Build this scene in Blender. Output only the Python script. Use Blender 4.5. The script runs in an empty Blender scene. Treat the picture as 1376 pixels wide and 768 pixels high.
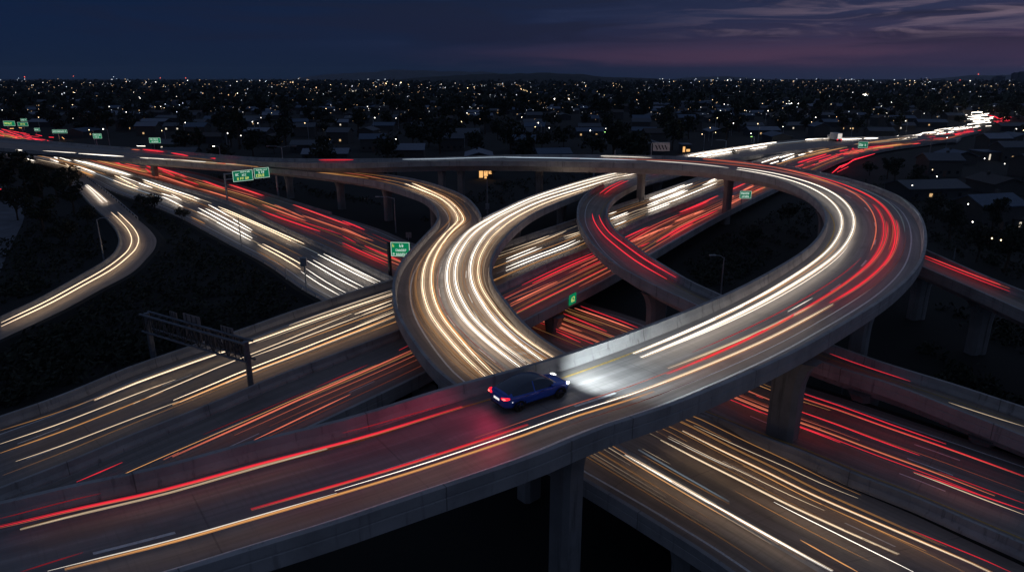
import bpy, math, random
import numpy as np
from mathutils import Vector, Matrix, noise
from mathutils.bvhtree import BVHTree

S = bpy.context.scene
COL = S.collection
R = math.radians

# ------------------------------------------------------------------ camera
H = 31.0
F = 917.0
PITCH = R(17.0)
cam_d = bpy.data.cameras.new("camera")
cam = bpy.data.objects.new("camera", cam_d)
COL.objects.link(cam)
cam.location = (0, 0, H)
cam.rotation_euler = (R(90) - PITCH, 0, 0)
cam_d.sensor_width = 36.0
cam_d.lens = 36.0 * F / 1376.0
cam_d.clip_start = 0.5
cam_d.clip_end = 60000
S.camera = cam

# ------------------------------------------------------------------ world: dusk sky
W = bpy.data.worlds.new("World")
S.world = W
W.use_nodes = True
nt = W.node_tree
nt.nodes.clear()


class NB:
    """tiny node builder"""

    def __init__(self, tree):
        self.t = tree

    def n(self, typ, **kw):
        nd = self.t.nodes.new(typ)
        for k, v in kw.items():
            setattr(nd, k, v)
        return nd

    def link(self, a, b):
        self.t.links.new(a, b)

    def val(self, sock, v):
        if hasattr(v, "links"):
            self.link(v, sock)
        else:
            sock.default_value = v

    def math(self, op, a, b=0.0, c=0.0, clamp=False):
        m = self.n("ShaderNodeMath", operation=op)
        m.use_clamp = clamp
        self.val(m.inputs[0], a)
        self.val(m.inputs[1], b)
        if len(m.inputs) > 2:
            self.val(m.inputs[2], c)
        return m.outputs[0]

    def ramp(self, fac, stops, interp="LINEAR"):
        r = self.n("ShaderNodeValToRGB")
        r.color_ramp.interpolation = interp
        el = r.color_ramp.elements
        while len(el) < len(stops):
            el.new(0.5)
        for e, (p, c) in zip(el, stops):
            e.position = p
            e.color = (c, c, c, 1) if isinstance(c, (int, float)) else (*c, 1)
        self.val(r.inputs[0], fac)
        return r.outputs[0]

    def smooth(self, x, a, b):
        m = self.n("ShaderNodeMapRange", interpolation_type="SMOOTHSTEP")
        self.val(m.inputs[0], x)
        m.inputs[1].default_value = a
        m.inputs[2].default_value = b
        return m.outputs[0]

    def mix(self, fac, a, b, typ="MIX"):
        m = self.n("ShaderNodeMix", data_type="RGBA", blend_type=typ)
        self.val(m.inputs[0], fac)
        for s, v in ((m.inputs[6], a), (m.inputs[7], b)):
            if hasattr(v, "links"):
                self.link(v, s)
            else:
                s.default_value = (*v, 1)
        return m.outputs[2]

    def noise(self, vec, scale, detail=4, rough=0.5, dist=0.0):
        n_ = self.n("ShaderNodeTexNoise")
        if vec is not None:
            self.link(vec, n_.inputs["Vector"])
        n_.inputs["Scale"].default_value = scale
        n_.inputs["Detail"].default_value = detail
        n_.inputs["Roughness"].default_value = rough
        n_.inputs["Distortion"].default_value = dist
        return n_.outputs[0]

    def xyz(self, x, y, z):
        c = self.n("ShaderNodeCombineXYZ")
        for s, v in zip(c.inputs, (x, y, z)):
            self.val(s, v)
        return c.outputs[0]


def lin(r, g, b):
    f = lambda c: (c / 255 / 12.92) if c <= 10 else ((c / 255 + 0.055) / 1.055) ** 2.4
    return (f(r), f(g), f(b))


b = NB(nt)
tc = b.n("ShaderNodeTexCoord")
sep = b.n("ShaderNodeSeparateXYZ")
b.link(tc.outputs["Generated"], sep.inputs[0])
sx, sy, sz = sep.outputs
az = b.math("ARCTAN2", sx, sy)                      # 0 ahead, positive to the right
el = b.math("ARCSINE", sz)                          # elevation in radians
right = b.smooth(az, -0.16, 0.66)
# base gradient over the lowest degrees of the sky
base_l = b.ramp(b.math("MULTIPLY", el, 8.0, clamp=True),
                [(0.0, lin(17, 32, 54)), (0.2, lin(16, 34, 60)), (0.6, lin(5, 32, 64)), (1.0, lin(2, 26, 56))])
base_r = b.ramp(b.math("MULTIPLY", el, 8.0, clamp=True),
                [(0.0, lin(42, 48, 74)), (0.13, lin(50, 47, 74)), (0.3, lin(62, 52, 80)), (0.6, lin(36, 46, 80)), (1.0, lin(16, 36, 74))])
base = b.mix(right, base_l, base_r)
# long stratus bands
cv = b.xyz(b.math("MULTIPLY", az, 2.6), b.math("MULTIPLY", el, 30.0), 3.3)
n1 = b.noise(cv, 1.3, 6, 0.55, 0.7)
cv2 = b.xyz(b.math("MULTIPLY", az, 5.5), b.math("MULTIPLY", el, 52.0), 11.4)
n2 = b.noise(cv2, 1.2, 6, 0.6, 0.9)
band = b.math("MULTIPLY", b.smooth(el, 0.006, 0.022), b.smooth(el, 0.052, 0.026))
pink = b.math("MULTIPLY", b.math("MULTIPLY", band, b.smooth(n1, 0.36, 0.6)), b.smooth(az, -0.22, 0.36))
base = b.mix(b.math("MULTIPLY", pink, 0.65), base, lin(84, 60, 84))
dark = b.math("MULTIPLY", b.smooth(n1, 0.52, 0.36), b.smooth(el, 0.02, 0.05))
base = b.mix(b.math("MULTIPLY", dark, 0.7), base, lin(16, 30, 56))
hi = b.math("MULTIPLY", b.smooth(el, 0.038, 0.06), b.smooth(el, 0.115, 0.075))
bright = b.math("MULTIPLY", b.math("MULTIPLY", hi, b.smooth(n2, 0.48, 0.66)), b.smooth(az, 0.10, 0.55))
base = b.mix(b.math("MULTIPLY", bright, 0.72), base, lin(120, 104, 122))
layer = b.math("MULTIPLY", b.math("MULTIPLY", b.smooth(n1, 0.48, 0.66), b.smooth(az, -0.45, 0.1)), b.smooth(el, 0.025, 0.05))
base = b.mix(b.math("MULTIPLY", layer, 0.42), base, lin(34, 50, 84))
# dome above the photograph: even dusk blue that lights the place
up = b.math("MAXIMUM", b.smooth(el, 0.12, 0.40), b.math("MULTIPLY", b.smooth(sy, 0.0, -0.6), b.smooth(el, -0.05, 0.05)))
base = b.mix(up, base, (0.048, 0.068, 0.122))
sky = b.n("ShaderNodeTexSky", sky_type="NISHITA")
sky.sun_disc = False
sky.sun_elevation = R(-2.0)
sky.sun_rotation = R(48)
sky.air_density = 1.5
bg1 = b.n("ShaderNodeBackground")
b.link(base, bg1.inputs[0])
bg1.inputs[1].default_value = 0.92
bg2 = b.n("ShaderNodeBackground")
b.link(sky.outputs[0], bg2.inputs[0])
bg2.inputs[1].default_value = 0.02
add = b.n("ShaderNodeAddShader")
b.link(bg1.outputs[0], add.inputs[0])
b.link(bg2.outputs[0], add.inputs[1])
wo = b.n("ShaderNodeOutputWorld")
b.link(add.outputs[0], wo.inputs[0])

# last afterglow, very weak and broad
sun_d = bpy.data.lights.new("sun", "SUN")
sun_d.energy = 0.05
sun_d.angle = R(60)
sun_d.color = (0.72, 0.78, 1.0)
sun = bpy.data.objects.new("sun", sun_d)
COL.objects.link(sun)
sun.rotation_euler = (R(58), 0, R(-48 + 180))

S.view_settings.view_transform = "Standard"
S.view_settings.look = "None"
S.view_settings.exposure = 0.0
S.view_settings.gamma = 1.0
S.view_settings.use_curve_mapping = False
S.cycles.use_denoising = True
S.cycles.max_bounces = 5
S.cycles.diffuse_bounces = 3
S.cycles.sample_clamp_indirect = 4.0

rnd = random.Random(11)


# ------------------------------------------------------------------ helpers
def at(x, y, z):
    """the point at height z that lies on the photograph's sight line (x, y)"""
    xc, yc = (x - 688.0) / F, -(y - 384.0) / F
    c, s = math.cos(PITCH), math.sin(PITCH)
    d = (xc, yc * s + c, yc * c - s)
    t = (z - H) / d[2]
    return np.array((d[0] * t, d[1] * t, z))


def ray(x, y):
    xc, yc = (x - 688.0) / F, -(y - 384.0) / F
    c, s = math.cos(PITCH), math.sin(PITCH)
    return Vector((xc, yc * s + c, yc * c - s)).normalized()


def mesh(name, verts, faces, mats, parent=None, uvs=None, midx=None, smooth=False):
    me = bpy.data.meshes.new(name)
    me.from_pydata([tuple(map(float, v)) for v in verts], [], [tuple(f) for f in faces])
    if not isinstance(mats, (list, tuple)):
        mats = [mats]
    for m in mats:
        me.materials.append(m)
    if midx is not None:
        me.polygons.foreach_set("material_index", midx)
    if uvs is not None:
        uv = me.uv_layers.new(name="uv")
        li = np.empty(len(me.loops), dtype=np.int32)
        me.loops.foreach_get("vertex_index", li)
        uv.data.foreach_set("uv", np.asarray(uvs, dtype=np.float32)[li].ravel())
    if smooth:
        me.polygons.foreach_set("use_smooth", [True] * len(me.polygons))
    me.update()
    o = bpy.data.objects.new(name, me)
    COL.objects.link(o)
    if parent is not None:
        o.parent = parent
    return o


def empty(name, label, cat, loc=(0, 0, 0), rz=0.0, group=None):
    o = bpy.data.objects.new(name, None)
    COL.objects.link(o)
    o.empty_display_size = 0.5
    o.location = [float(v) for v in loc]
    o.rotation_euler = (0, 0, rz)
    return tag(o, label, cat, group)


def tag(o, label, cat, group=None):
    o["label"] = label
    o["category"] = cat
    if group:
        o["group"] = group
    return o


def kind(o, k):
    o["kind"] = k
    return o


def copy_tree(o, parent=None):
    c = o.copy()
    COL.objects.link(c)
    c.parent = parent
    for ch in list(o.children):
        copy_tree(ch, c)
    return c


class MB:
    """collects boxes, bars and tubes and links them as one mesh object"""

    def __init__(self):
        self.v, self.f, self.mi = [], [], []

    def add(self, vs, fs, m=0):
        n = len(self.v)
        self.v += [tuple(map(float, p)) for p in vs]
        self.f += [tuple(i + n for i in f) for f in fs]
        self.mi += [m] * len(fs)
        return self

    def box(self, lo, hi, m=0, rot=None, taper=None):
        (x0, y0, z0), (x1, y1, z1) = lo, hi
        p = [(x0, y0, z0), (x1, y0, z0), (x1, y1, z0), (x0, y1, z0), (x0, y0, z1), (x1, y0, z1), (x1, y1, z1), (x0, y1, z1)]
        if rot is not None:
            p = [rot @ Vector(q) for q in p]
        return self.add(p, [(0, 3, 2, 1), (4, 5, 6, 7), (0, 1, 5, 4), (1, 2, 6, 5), (2, 3, 7, 6), (3, 0, 4, 7)], m)

    def tube(self, pts, r, n=6, m=0, caps=True):
        pts = [Vector(p) for p in pts]
        rs = r if isinstance(r, (list, tuple)) else [r] * len(pts)
        vs, fs = [], []
        for i, p in enumerate(pts):
            d = (pts[min(i + 1, len(pts) - 1)] - pts[max(i - 1, 0)]).normalized()
            a = d.cross(Vector((0, 0, 1)))
            if a.length < 1e-3:
                a = Vector((1, 0, 0))
            a.normalize()
            c = a.cross(d).normalized()
            for k in range(n):
                t = 2 * math.pi * k / n
                vs.append(p + (a * math.cos(t) + c * math.sin(t)) * rs[i])
        for i in range(len(pts) - 1):
            for k in range(n):
                k2 = (k + 1) % n
                fs.append((i * n + k, i * n + k2, (i + 1) * n + k2, (i + 1) * n + k))
        if caps:
            fs.append(tuple(range(n - 1, -1, -1)))
            fs.append(tuple((len(pts) - 1) * n + k for k in range(n)))
        return self.add(vs, fs, m)

    def build(self, name, mats, parent=None, smooth=False):
        return mesh(name, self.v, self.f, mats, parent, None, self.mi, smooth)


# ------------------------------------------------------------------ materials
def mat(name):
    m = bpy.data.materials.new(name)
    m.use_nodes = True
    m.node_tree.nodes.clear()
    bb = NB(m.node_tree)
    p = bb.n("ShaderNodeBsdfPrincipled")
    o = bb.n("ShaderNodeOutputMaterial")
    bb.link(p.outputs[0], o.inputs[0])
    return m, bb, p


def plain(name, col, rough=0.6, metal=0.0, var=0.25, scale=3.0, coat=0.0):
    m, bb, p = mat(name)
    g = bb.n("ShaderNodeNewGeometry")
    n_ = bb.noise(g.outputs["Position"], scale, 5, 0.6)
    lo = tuple(c * (1 - var) for c in col)
    hi_ = tuple(min(1, c * (1 + var)) for c in col)
    bb.link(bb.ramp(n_, [(0.3, lo), (0.7, hi_)]), p.inputs["Base Color"])
    p.inputs["Roughness"].default_value = rough
    p.inputs["Metallic"].default_value = metal
    p.inputs["Coat Weight"].default_value = coat
    return m


def glow(name, col, strength, sample=True):
    m = bpy.data.materials.new(name)
    m.use_nodes = True
    m.node_tree.nodes.clear()
    bb = NB(m.node_tree)
    e = bb.n("ShaderNodeEmission")
    e.inputs[0].default_value = (*col, 1)
    e.inputs[1].default_value = strength
    o = bb.n("ShaderNodeOutputMaterial")
    bb.link(e.outputs[0], o.inputs[0])
    if not sample:
        m.cycles.emission_sampling = "NONE"
    return m


def concrete(name, col=(0.45, 0.43, 0.415), joints=0.0):
    m, bb, p = mat(name)
    g = bb.n("ShaderNodeNewGeometry")
    pos = g.outputs["Position"]
    s3 = bb.n("ShaderNodeSeparateXYZ")
    bb.link(pos, s3.inputs[0])
    big = bb.noise(pos, 0.35, 5, 0.6)
    fine = bb.noise(pos, 6.0, 4, 0.65)
    streak = bb.noise(bb.xyz(bb.math("MULTIPLY", s3.outputs[0], 2.2), bb.math("MULTIPLY", s3.outputs[1], 2.2), bb.math("MULTIPLY", s3.outputs[2], 0.18)), 1.0, 4, 0.6)
    c = bb.ramp(big, [(0.3, tuple(v * 0.68 for v in col)), (0.7, tuple(v * 1.1 for v in col))])
    c = bb.mix(bb.smooth(streak, 0.55, 0.75), c, tuple(v * 0.45 for v in col))
    c = bb.mix(bb.math("MULTIPLY", bb.smooth(fine, 0.58, 0.75), 0.55), c, tuple(v * 0.5 for v in col))
    if joints:
        uvn = bb.n("ShaderNodeUVMap")
        uvn.uv_map = "uv"
        s2 = bb.n("ShaderNodeSeparateXYZ")
        bb.link(uvn.outputs[0], s2.inputs[0])
        jn = bb.math("ABSOLUTE", bb.math("SUBTRACT", bb.math("MODULO", s2.outputs[1], joints), joints / 2))
        wid = bb.noise(pos, 0.8, 3, 0.6)
        stain = bb.math("MULTIPLY", bb.smooth(jn, 0.9, 0.0), bb.smooth(wid, 0.4, 0.7))
        c = bb.mix(bb.math("MULTIPLY", stain, 0.5), c, tuple(v * 0.35 for v in col))
        c = bb.mix(bb.math("MULTIPLY", bb.smooth(jn, 0.045, 0.02), 0.6), c, tuple(v * 0.12 for v in col))
    bb.link(c, p.inputs["Base Color"])
    p.inputs["Roughness"].default_value = 0.85
    bm = bb.n("ShaderNodeBump")
    bm.inputs["Strength"].default_value = 0.25
    bm.inputs["Distance"].default_value = 0.03
    bb.link(fine, bm.inputs["Height"])
    bb.link(bm.outputs[0], p.inputs["Normal"])
    return m


def pavement(name, col, joint=6.0, gloss=0.55):
    """road surface; uv.x = metres across, uv.y = metres along"""
    m, bb, p = mat(name)
    uvn = bb.n("ShaderNodeUVMap")
    uvn.uv_map = "uv"
    s2 = bb.n("ShaderNodeSeparateXYZ")
    bb.link(uvn.outputs[0], s2.inputs[0])
    u, v = s2.outputs[0], s2.outputs[1]
    along = bb.noise(bb.xyz(bb.math("MULTIPLY", u, 2.4), bb.math("MULTIPLY", v, 0.05), 0), 1.0, 5, 0.6)
    patch = bb.noise(bb.xyz(bb.math("MULTIPLY", u, 0.25), bb.math("MULTIPLY", v, 0.12), 4), 1.0, 5, 0.6)
    fine = bb.noise(bb.xyz(u, v, 0), 9.0, 3, 0.7)
    c = bb.ramp(along, [(0.3, tuple(k * 0.62 for k in col)), (0.7, tuple(k * 1.22 for k in col))])
    c = bb.mix(bb.math("MULTIPLY", bb.smooth(patch, 0.5, 0.68), 0.6), c, tuple(k * 0.5 for k in col))
    # wheel tracks, two per 3.5 m lane
    tr = bb.math("ABSOLUTE", bb.math("SUBTRACT", bb.math("MODULO", bb.math("ADD", u, 200.0), 1.75), 0.875))
    c = bb.mix(bb.math("MULTIPLY", bb.smooth(tr, 0.5, 0.1), 0.35), c, tuple(k * 0.55 for k in col))
    # sawn slab joints across the road
    jn = bb.math("ABSOLUTE", bb.math("SUBTRACT", bb.math("MODULO", v, joint), joint / 2))
    c = bb.mix(bb.math("MULTIPLY", bb.math("MULTIPLY", bb.smooth(jn, 0.05, 0.02), 0.5), bb.smooth(patch, 0.35, 0.6)), c, tuple(k * 0.25 for k in col))
    # grooving across the slab gives the surface its brushed look
    gr = bb.noise(bb.xyz(bb.math("MULTIPLY", u, 0.35), bb.math("MULTIPLY", v, 5.0), 9), 1.0, 3, 0.6)
    c = bb.mix(bb.math("MULTIPLY", bb.smooth(gr, 0.5, 0.7), 0.35), c, tuple(k * 0.55 for k in col))
    c = bb.mix(bb.math("MULTIPLY", bb.smooth(fine, 0.6, 0.75), 0.3), c, tuple(k * 0.4 for k in col))
    bb.link(c, p.inputs["Base Color"])
    p.inputs["Roughness"].default_value = gloss
    bm = bb.n("ShaderNodeBump")
    bm.inputs["Strength"].default_value = 0.2
    bm.inputs["Distance"].default_value = 0.02
    bb.link(fine, bm.inputs["Height"])
    bb.link(bm.outputs[0], p.inputs["Normal"])
    return m


M_CONC = concrete("concrete")
M_PARA = concrete("parapet_concrete", joints=11.0)
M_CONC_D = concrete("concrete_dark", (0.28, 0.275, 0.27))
M_ROAD = pavement("road_concrete", (0.36, 0.28, 0.225))
M_ROAD_F = pavement("freeway_concrete", (0.27, 0.235, 0.21), 9.0)
M_ROAD_A = pavement("flyover_concrete", (0.30, 0.275, 0.26), 9.0)
M_ASPH = pavement("asphalt", (0.085, 0.082, 0.082), 400.0)
M_PAINT = plain("road_paint_white", (0.80, 0.80, 0.78), 0.6, var=0.2, scale=5)
M_YEL = plain("road_paint_yellow", (0.50, 0.33, 0.07), 0.6, var=0.3, scale=5)
M_STEEL = plain("galvanised_steel", (0.40, 0.42, 0.45), 0.45, 0.6)
M_DARKST = plain("dark_steel", (0.07, 0.075, 0.085), 0.5, 0.4)
M_LEAF = plain("foliage", (0.018, 0.025, 0.012), 0.8, var=0.5, scale=1.2)
M_LEAF2 = plain("foliage_olive", (0.026, 0.029, 0.016), 0.8, var=0.5, scale=1.2)
M_BARK = plain("bark", (0.06, 0.045, 0.035), 0.9, var=0.4)
M_SOIL = plain("soil_and_scrub", (0.009, 0.010, 0.008), 0.95, var=0.5, scale=0.06)


# ------------------------------------------------------------------ road tracing
def edge(spec, zk, off=0.9, seam=()):
    """spec: 'x,y x,y ...' points on the photograph; zk: {index: deck height}; off: how far above the
    deck the traced line lies (a parapet's top); seam: (first, last) index ranges that lie on the deck."""
    pts = [tuple(map(float, p.split(","))) for p in spec.split()]
    n = len(pts)
    ks = sorted((k if k >= 0 else n + k, v) for k, v in zk.items())
    z = np.interp(range(n), [k for k, _ in ks], [v for _, v in ks])
    o = np.full(n, off)
    wall = np.ones(n)
    for a, c in seam:
        c = c if c >= 0 else n + c
        o[a:c + 1] = 0.0
        wall[a:c + 1] = 0.0
    p = np.array(pts)
    d = np.r_[0, np.cumsum(np.maximum(np.hypot(*np.diff(p, axis=0).T), 1e-6) ** 0.75)]
    # Catmull-Rom in picture space, then a light smoothing
    ts = np.linspace(0, d[-1], 420)
    out = np.empty((420, 2))
    m = np.gradient(p, d, axis=0)
    i = np.clip(np.searchsorted(d, ts, "right") - 1, 0, n - 2)
    h = (d[i + 1] - d[i])
    u = (ts - d[i]) / h
    h00, h10, h01, h11 = 2 * u ** 3 - 3 * u ** 2 + 1, u ** 3 - 2 * u ** 2 + u, -2 * u ** 3 + 3 * u ** 2, u ** 3 - u ** 2
    for k in range(2):
        out[:, k] = h00 * p[i, k] + h10 * h * m[i, k] + h01 * p[i + 1, k] + h11 * h * m[i + 1, k]
    zz, oo, ww = np.interp(ts, d, z), np.interp(ts, d, o), np.interp(ts, d, wall)

    def sm(a, w):
        k = np.hanning(2 * w + 3)[1:-1]
        k /= k.sum()
        pad = np.r_[2 * a[0] - a[w:0:-1], a, 2 * a[-1] - a[-2:-w - 2:-1]]
        return np.convolve(pad, k, "valid")

    out = np.stack([sm(out[:, 0], 5), sm(out[:, 1], 5)], 1)
    zz = sm(zz, 25)
    oo = sm(oo, 4)
    w3 = np.array([at(x, y, a + c) - np.array((0, 0, c)) for (x, y), a, c in zip(out, zz, oo)])
    return w3, ww


def pair(Lp, Rp):
    """match the two edges of a road station by station (shortest cross-sections in order)"""
    n, m = len(Lp), len(Rp)
    D = np.sqrt(((Lp[:, None, :2] - Rp[None, :, :2]) ** 2).sum(2))
    C = np.full((n, m), 1e18)
    C[0, 0] = D[0, 0]
    for i in range(n):
        Ci, Di = C[i], D[i]
        Cp = C[i - 1] if i else None
        for j in range(m):
            if i == 0 and j == 0:
                continue
            bst = 1e18
            if i:
                bst = Cp[j]
                if j and Cp[j - 1] < bst:
                    bst = Cp[j - 1]
            if j and Ci[j - 1] < bst:
                bst = Ci[j - 1]
            Ci[j] = bst + Di[j]
    i, j, path = n - 1, m - 1, []
    while True:
        path.append((i, j))
        if i == 0 and j == 0:
            break
        opts = []
        if i and j:
            opts.append((C[i - 1, j - 1], i - 1, j - 1))
        if i:
            opts.append((C[i - 1, j], i - 1, j))
        if j:
            opts.append((C[i, j - 1], i, j - 1))
        _, i, j = min(opts)
    return np.array(path[::-1], float)


class Road:
    @staticmethod
    def grow(P, w, m=30.0, start=True):
        a, c = P[0] - P[8], P[-1] - P[-9]
        a, c = a / np.linalg.norm(a), c / np.linalg.norm(c)
        k = np.linspace(m, m / 10, 10)[:, None]
        if not start:
            return np.concatenate([P, P[-1] + c * k[::-1]]), np.r_[w, [w[-1]] * 10]
        return np.concatenate([P[0] + a * k, P, P[-1] + c * k[::-1]]), np.r_[[w[0]] * 10, w, [w[-1]] * 10]

    def __init__(self, L, Rr, step=2.0, start=True):
        (Lp, Lw), (Rp, Rw) = L, Rr
        # run on past the traced ends
        Lp, Lw, Rp, Rw = self.grow(Lp, Lw, 30.0, start) + self.grow(Rp, Rw, 30.0, start)
        path = pair(Lp, Rp)
        ctr = (Lp[path[:, 0].astype(int)] + Rp[path[:, 1].astype(int)]) / 2
        s = np.r_[0, np.cumsum(np.linalg.norm(np.diff(ctr, axis=0), axis=1))]
        s += np.arange(len(s)) * 1e-6
        N = max(24, min(420, int(s[-1] / step)))
        q = np.linspace(0, s[-1], N)
        ii, jj = np.interp(q, s, path[:, 0]), np.interp(q, s, path[:, 1])
        w = max(2, N // 40)
        k = np.ones(2 * w + 1) / (2 * w + 1)
        for _ in range(3):
            ii = np.convolve(np.r_[2 * ii[0] - ii[w:0:-1], ii, 2 * ii[-1] - ii[-2:-w - 2:-1]], k, "valid")
            jj = np.convolve(np.r_[2 * jj[0] - jj[w:0:-1], jj, 2 * jj[-1] - jj[-2:-w - 2:-1]], k, "valid")
        ii, jj = np.clip(ii, 0, len(Lp) - 1), np.clip(jj, 0, len(Rp) - 1)
        lerp = lambda P, t: np.stack([np.interp(t, np.arange(len(P)), P[:, c]) for c in range(3)], 1)
        self.L, self.R = lerp(Lp, ii), lerp(Rp, jj)
        self.Lw, self.Rw = np.interp(ii, range(len(Lw)), Lw) > 0.5, np.interp(jj, range(len(Rw)), Rw) > 0.5
        self.N = N
        c = (self.L + self.R) / 2
        self.s = np.r_[0, np.cumsum(np.linalg.norm(np.diff(c, axis=0), axis=1))]
        d = self.R - self.L
        d[:, 2] = 0
        self.width = np.linalg.norm(d, axis=1)
        self.u = d / self.width[:, None]
        # picture ray -> (station, fraction across), on the surface lifted to lamp height
        self.lift = 0.62
        up_ = np.array((0, 0, self.lift))
        self.bvh = []
        for e in (0.10, 0.5):
            A0, B0 = self.L - (self.R - self.L) * e, self.R + (self.R - self.L) * e
            vs = [Vector(p) for p in np.concatenate([A0 + up_, B0 + up_])]
            fs = []
            for i in range(N - 1):
                fs.append((i, i + 1, N + i + 1))
                fs.append((i, N + i + 1, N + i))
            self.bvh.append(BVHTree.FromPolygons(vs, fs))

    def pt(self, t, v, h=0.0):
        i = int(min(max(t, 0), self.N - 1.0001))
        f = t - i
        l = self.L[i] * (1 - f) + self.L[i + 1] * f
        r = self.R[i] * (1 - f) + self.R[i + 1] * f
        p = l * (1 - v) + r * v
        return np.array((p[0], p[1], p[2] + h))

    def hit(self, x, y, after=0.0):
        o, d = Vector((0, 0, H)), ray(x, y)
        loc, nrm, idx, dist = self.bvh[1 if y > 545 and x > 740 else 0].ray_cast(o, d, 5000)
        if loc is None:
            return None
        i = idx // 2
        # solve fraction along i and across by two fixed-point steps
        p = np.array(loc)
        f, v = 0.5, 0.5
        for _ in range(6):
            l = self.L[i] * (1 - f) + self.L[i + 1] * f
            r = self.R[i] * (1 - f) + self.R[i + 1] * f
            a = (r - l)[:2]
            v = float(np.dot(p[:2] - l[:2], a) / max(np.dot(a, a), 1e-9))
            q0, q1 = self.L[i] * (1 - v) + self.R[i] * v, self.L[i + 1] * (1 - v) + self.R[i + 1] * v
            c = (q1 - q0)[:2]
            f = float(np.clip(np.dot(p[:2] - q0[:2], c) / max(np.dot(c, c), 1e-9), 0, 1))
        return i + f, v


def strip(name, road, a, bo, h, m, parent, t0=0, t1=None):
    """surface between insets a (from the left edge, m) and bo (from the right edge, m)"""
    t1 = road.N if t1 is None else t1
    vs, uv, fs = [], [], []
    for i in range(t0, t1):
        u, w = road.u[i], road.width[i]
        l = road.L[i] + u * a
        r = road.R[i] - u * bo
        sl = (road.R[i][2] - road.L[i][2]) / w
        l[2] += a * sl + h
        r[2] += -bo * sl + h
        vs += [l, r]
        uv += [(-w / 2 + a, road.s[i]), (w / 2 - bo, road.s[i])]
    for k in range(len(vs) // 2 - 1):
        fs.append((2 * k, 2 * k + 1, 2 * k + 3, 2 * k + 2))
    return mesh(name, vs, fs, m, parent, uv)


def sweep(name, road, side, prof, m, parent, mask=None, t0=0, t1=None, joints=0.0):
    """sweep a closed profile [(inset from the edge, height)] along one edge where mask is true"""
    t1 = road.N if t1 is None else t1
    vs, fs, uv = [], [], []
    n = len(prof)
    prev = None
    for i in range(t0, t1):
        if mask is not None and not mask[i]:
            if prev is not None:
                fs.append(tuple(prev + k for k in range(n)))
            prev = None
            continue
        e, sg = (road.L[i], 1) if side == "L" else (road.R[i], -1)
        sl = (road.R[i][2] - road.L[i][2]) / road.width[i]
        base = len(vs)
        for a, z in prof:
            p = e + road.u[i] * (a * sg)
            vs.append((p[0], p[1], e[2] + z + a * sg * sl))
            uv.append((z, road.s[i]))
        if prev is None:
            fs.append(tuple(base + k for k in range(n - 1, -1, -1)))
        else:
            for k in range(n):
                k2 = (k + 1) % n
                fs.append((prev + k, prev + k2, base + k2, base + k))
        prev = base
    if prev is not None:
        fs.append(tuple(prev + k for k in range(n)))
    if not vs:
        return None
    return mesh(name, vs, fs, m, parent, uv)


def deck(name, road, depth, m, parent, t0=0, t1=None):
    t1 = road.N if t1 is None else t1
    vs, fs = [], []
    for i in range(t0, t1):
        w = road.width[i]
        ins = min(1.5, w * 0.16)
        ins2 = min(2.1, w * 0.24)
        prof = [(0.02, -0.03), (0.02, -0.34), (ins, -0.52), (ins2, -depth), (w - ins2, -depth), (w - ins, -0.52), (w - 0.02, -0.34), (w - 0.02, -0.03)]
        for a, z in prof:
            k = a / w
            p = road.L[i] * (1 - k) + road.R[i] * k
            vs.append((p[0], p[1], p[2] + z))
    n = 8
    cnt = t1 - t0
    for i in range(cnt - 1):
        for k in range(n):
            k2 = (k + 1) % n
            fs.append((i * n + k, i * n + k2, (i + 1) * n + k2, (i + 1) * n + k))
    fs.append(tuple(range(n - 1, -1, -1)))
    fs.append(tuple((cnt - 1) * n + k for k in range(n)))
    return mesh(name, vs, fs, m, parent)


PARAPET = [(0.0, -0.30), (0.0, 0.30), (0.035, 0.33), (0.035, 0.40), (0.0, 0.43), (0.0, 0.90), (0.30, 0.90), (0.33, 0.45), (0.46, 0.12), (0.46, -0.02), (0.46, -0.30)]


def marking(name, road, v=None, inset=None, side="L", w=0.14, dash=None, m=None, parent=None, t0=0.0, t1=1.0):
    """painted line, 12 mm above the deck; dash = (length, period) in metres; t0..t1 fraction of the length"""
    vs, fs = [], []
    s0, s1 = road.s[-1] * t0, road.s[-1] * t1

    def xs(s):
        i = np.interp(s, road.s, np.arange(road.N))
        wd = np.interp(s, road.s, road.width)
        vv = v if v is not None else (inset / wd if side == "L" else 1 - inset / wd)
        return road.pt(i, vv - w / 2 / wd, 0.012), road.pt(i, vv + w / 2 / wd, 0.012)

    spans = [(s0, s1)] if dash is None else [(k, min(k + dash[0], s1)) for k in np.arange(s0, s1, dash[1])]
    for a, c in spans:
        n = max(2, int((c - a) / 1.5) + 1)
        for k, s in enumerate(np.linspace(a, c, n)):
            p, q = xs(s)
            vs += [p, q]
            if k:
                j = len(vs)
                fs.append((j - 4, j - 3, j - 1, j - 2))
    return mesh(name, vs, fs, m or M_PAINT, parent)


# shared picture lines ------------------------------------------------------------------
SEAM_S = "646,300 634,307 623.5,314 612,326 601,341 593,360 590.5,380 593,400 605,428 631,456 681,497 760,556 870,625 1000,702 1150,790"
ZS = [8.6, 8.6, 8.6, 8.6, 8.5, 8.4, 8.35, 8.3, 8.1, 7.8, 7.2, 5.8, 4.5, 4.2, 4.2]


def zl(start, vals):
    return {start + i: v for i, v in enumerate(vals)}


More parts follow.
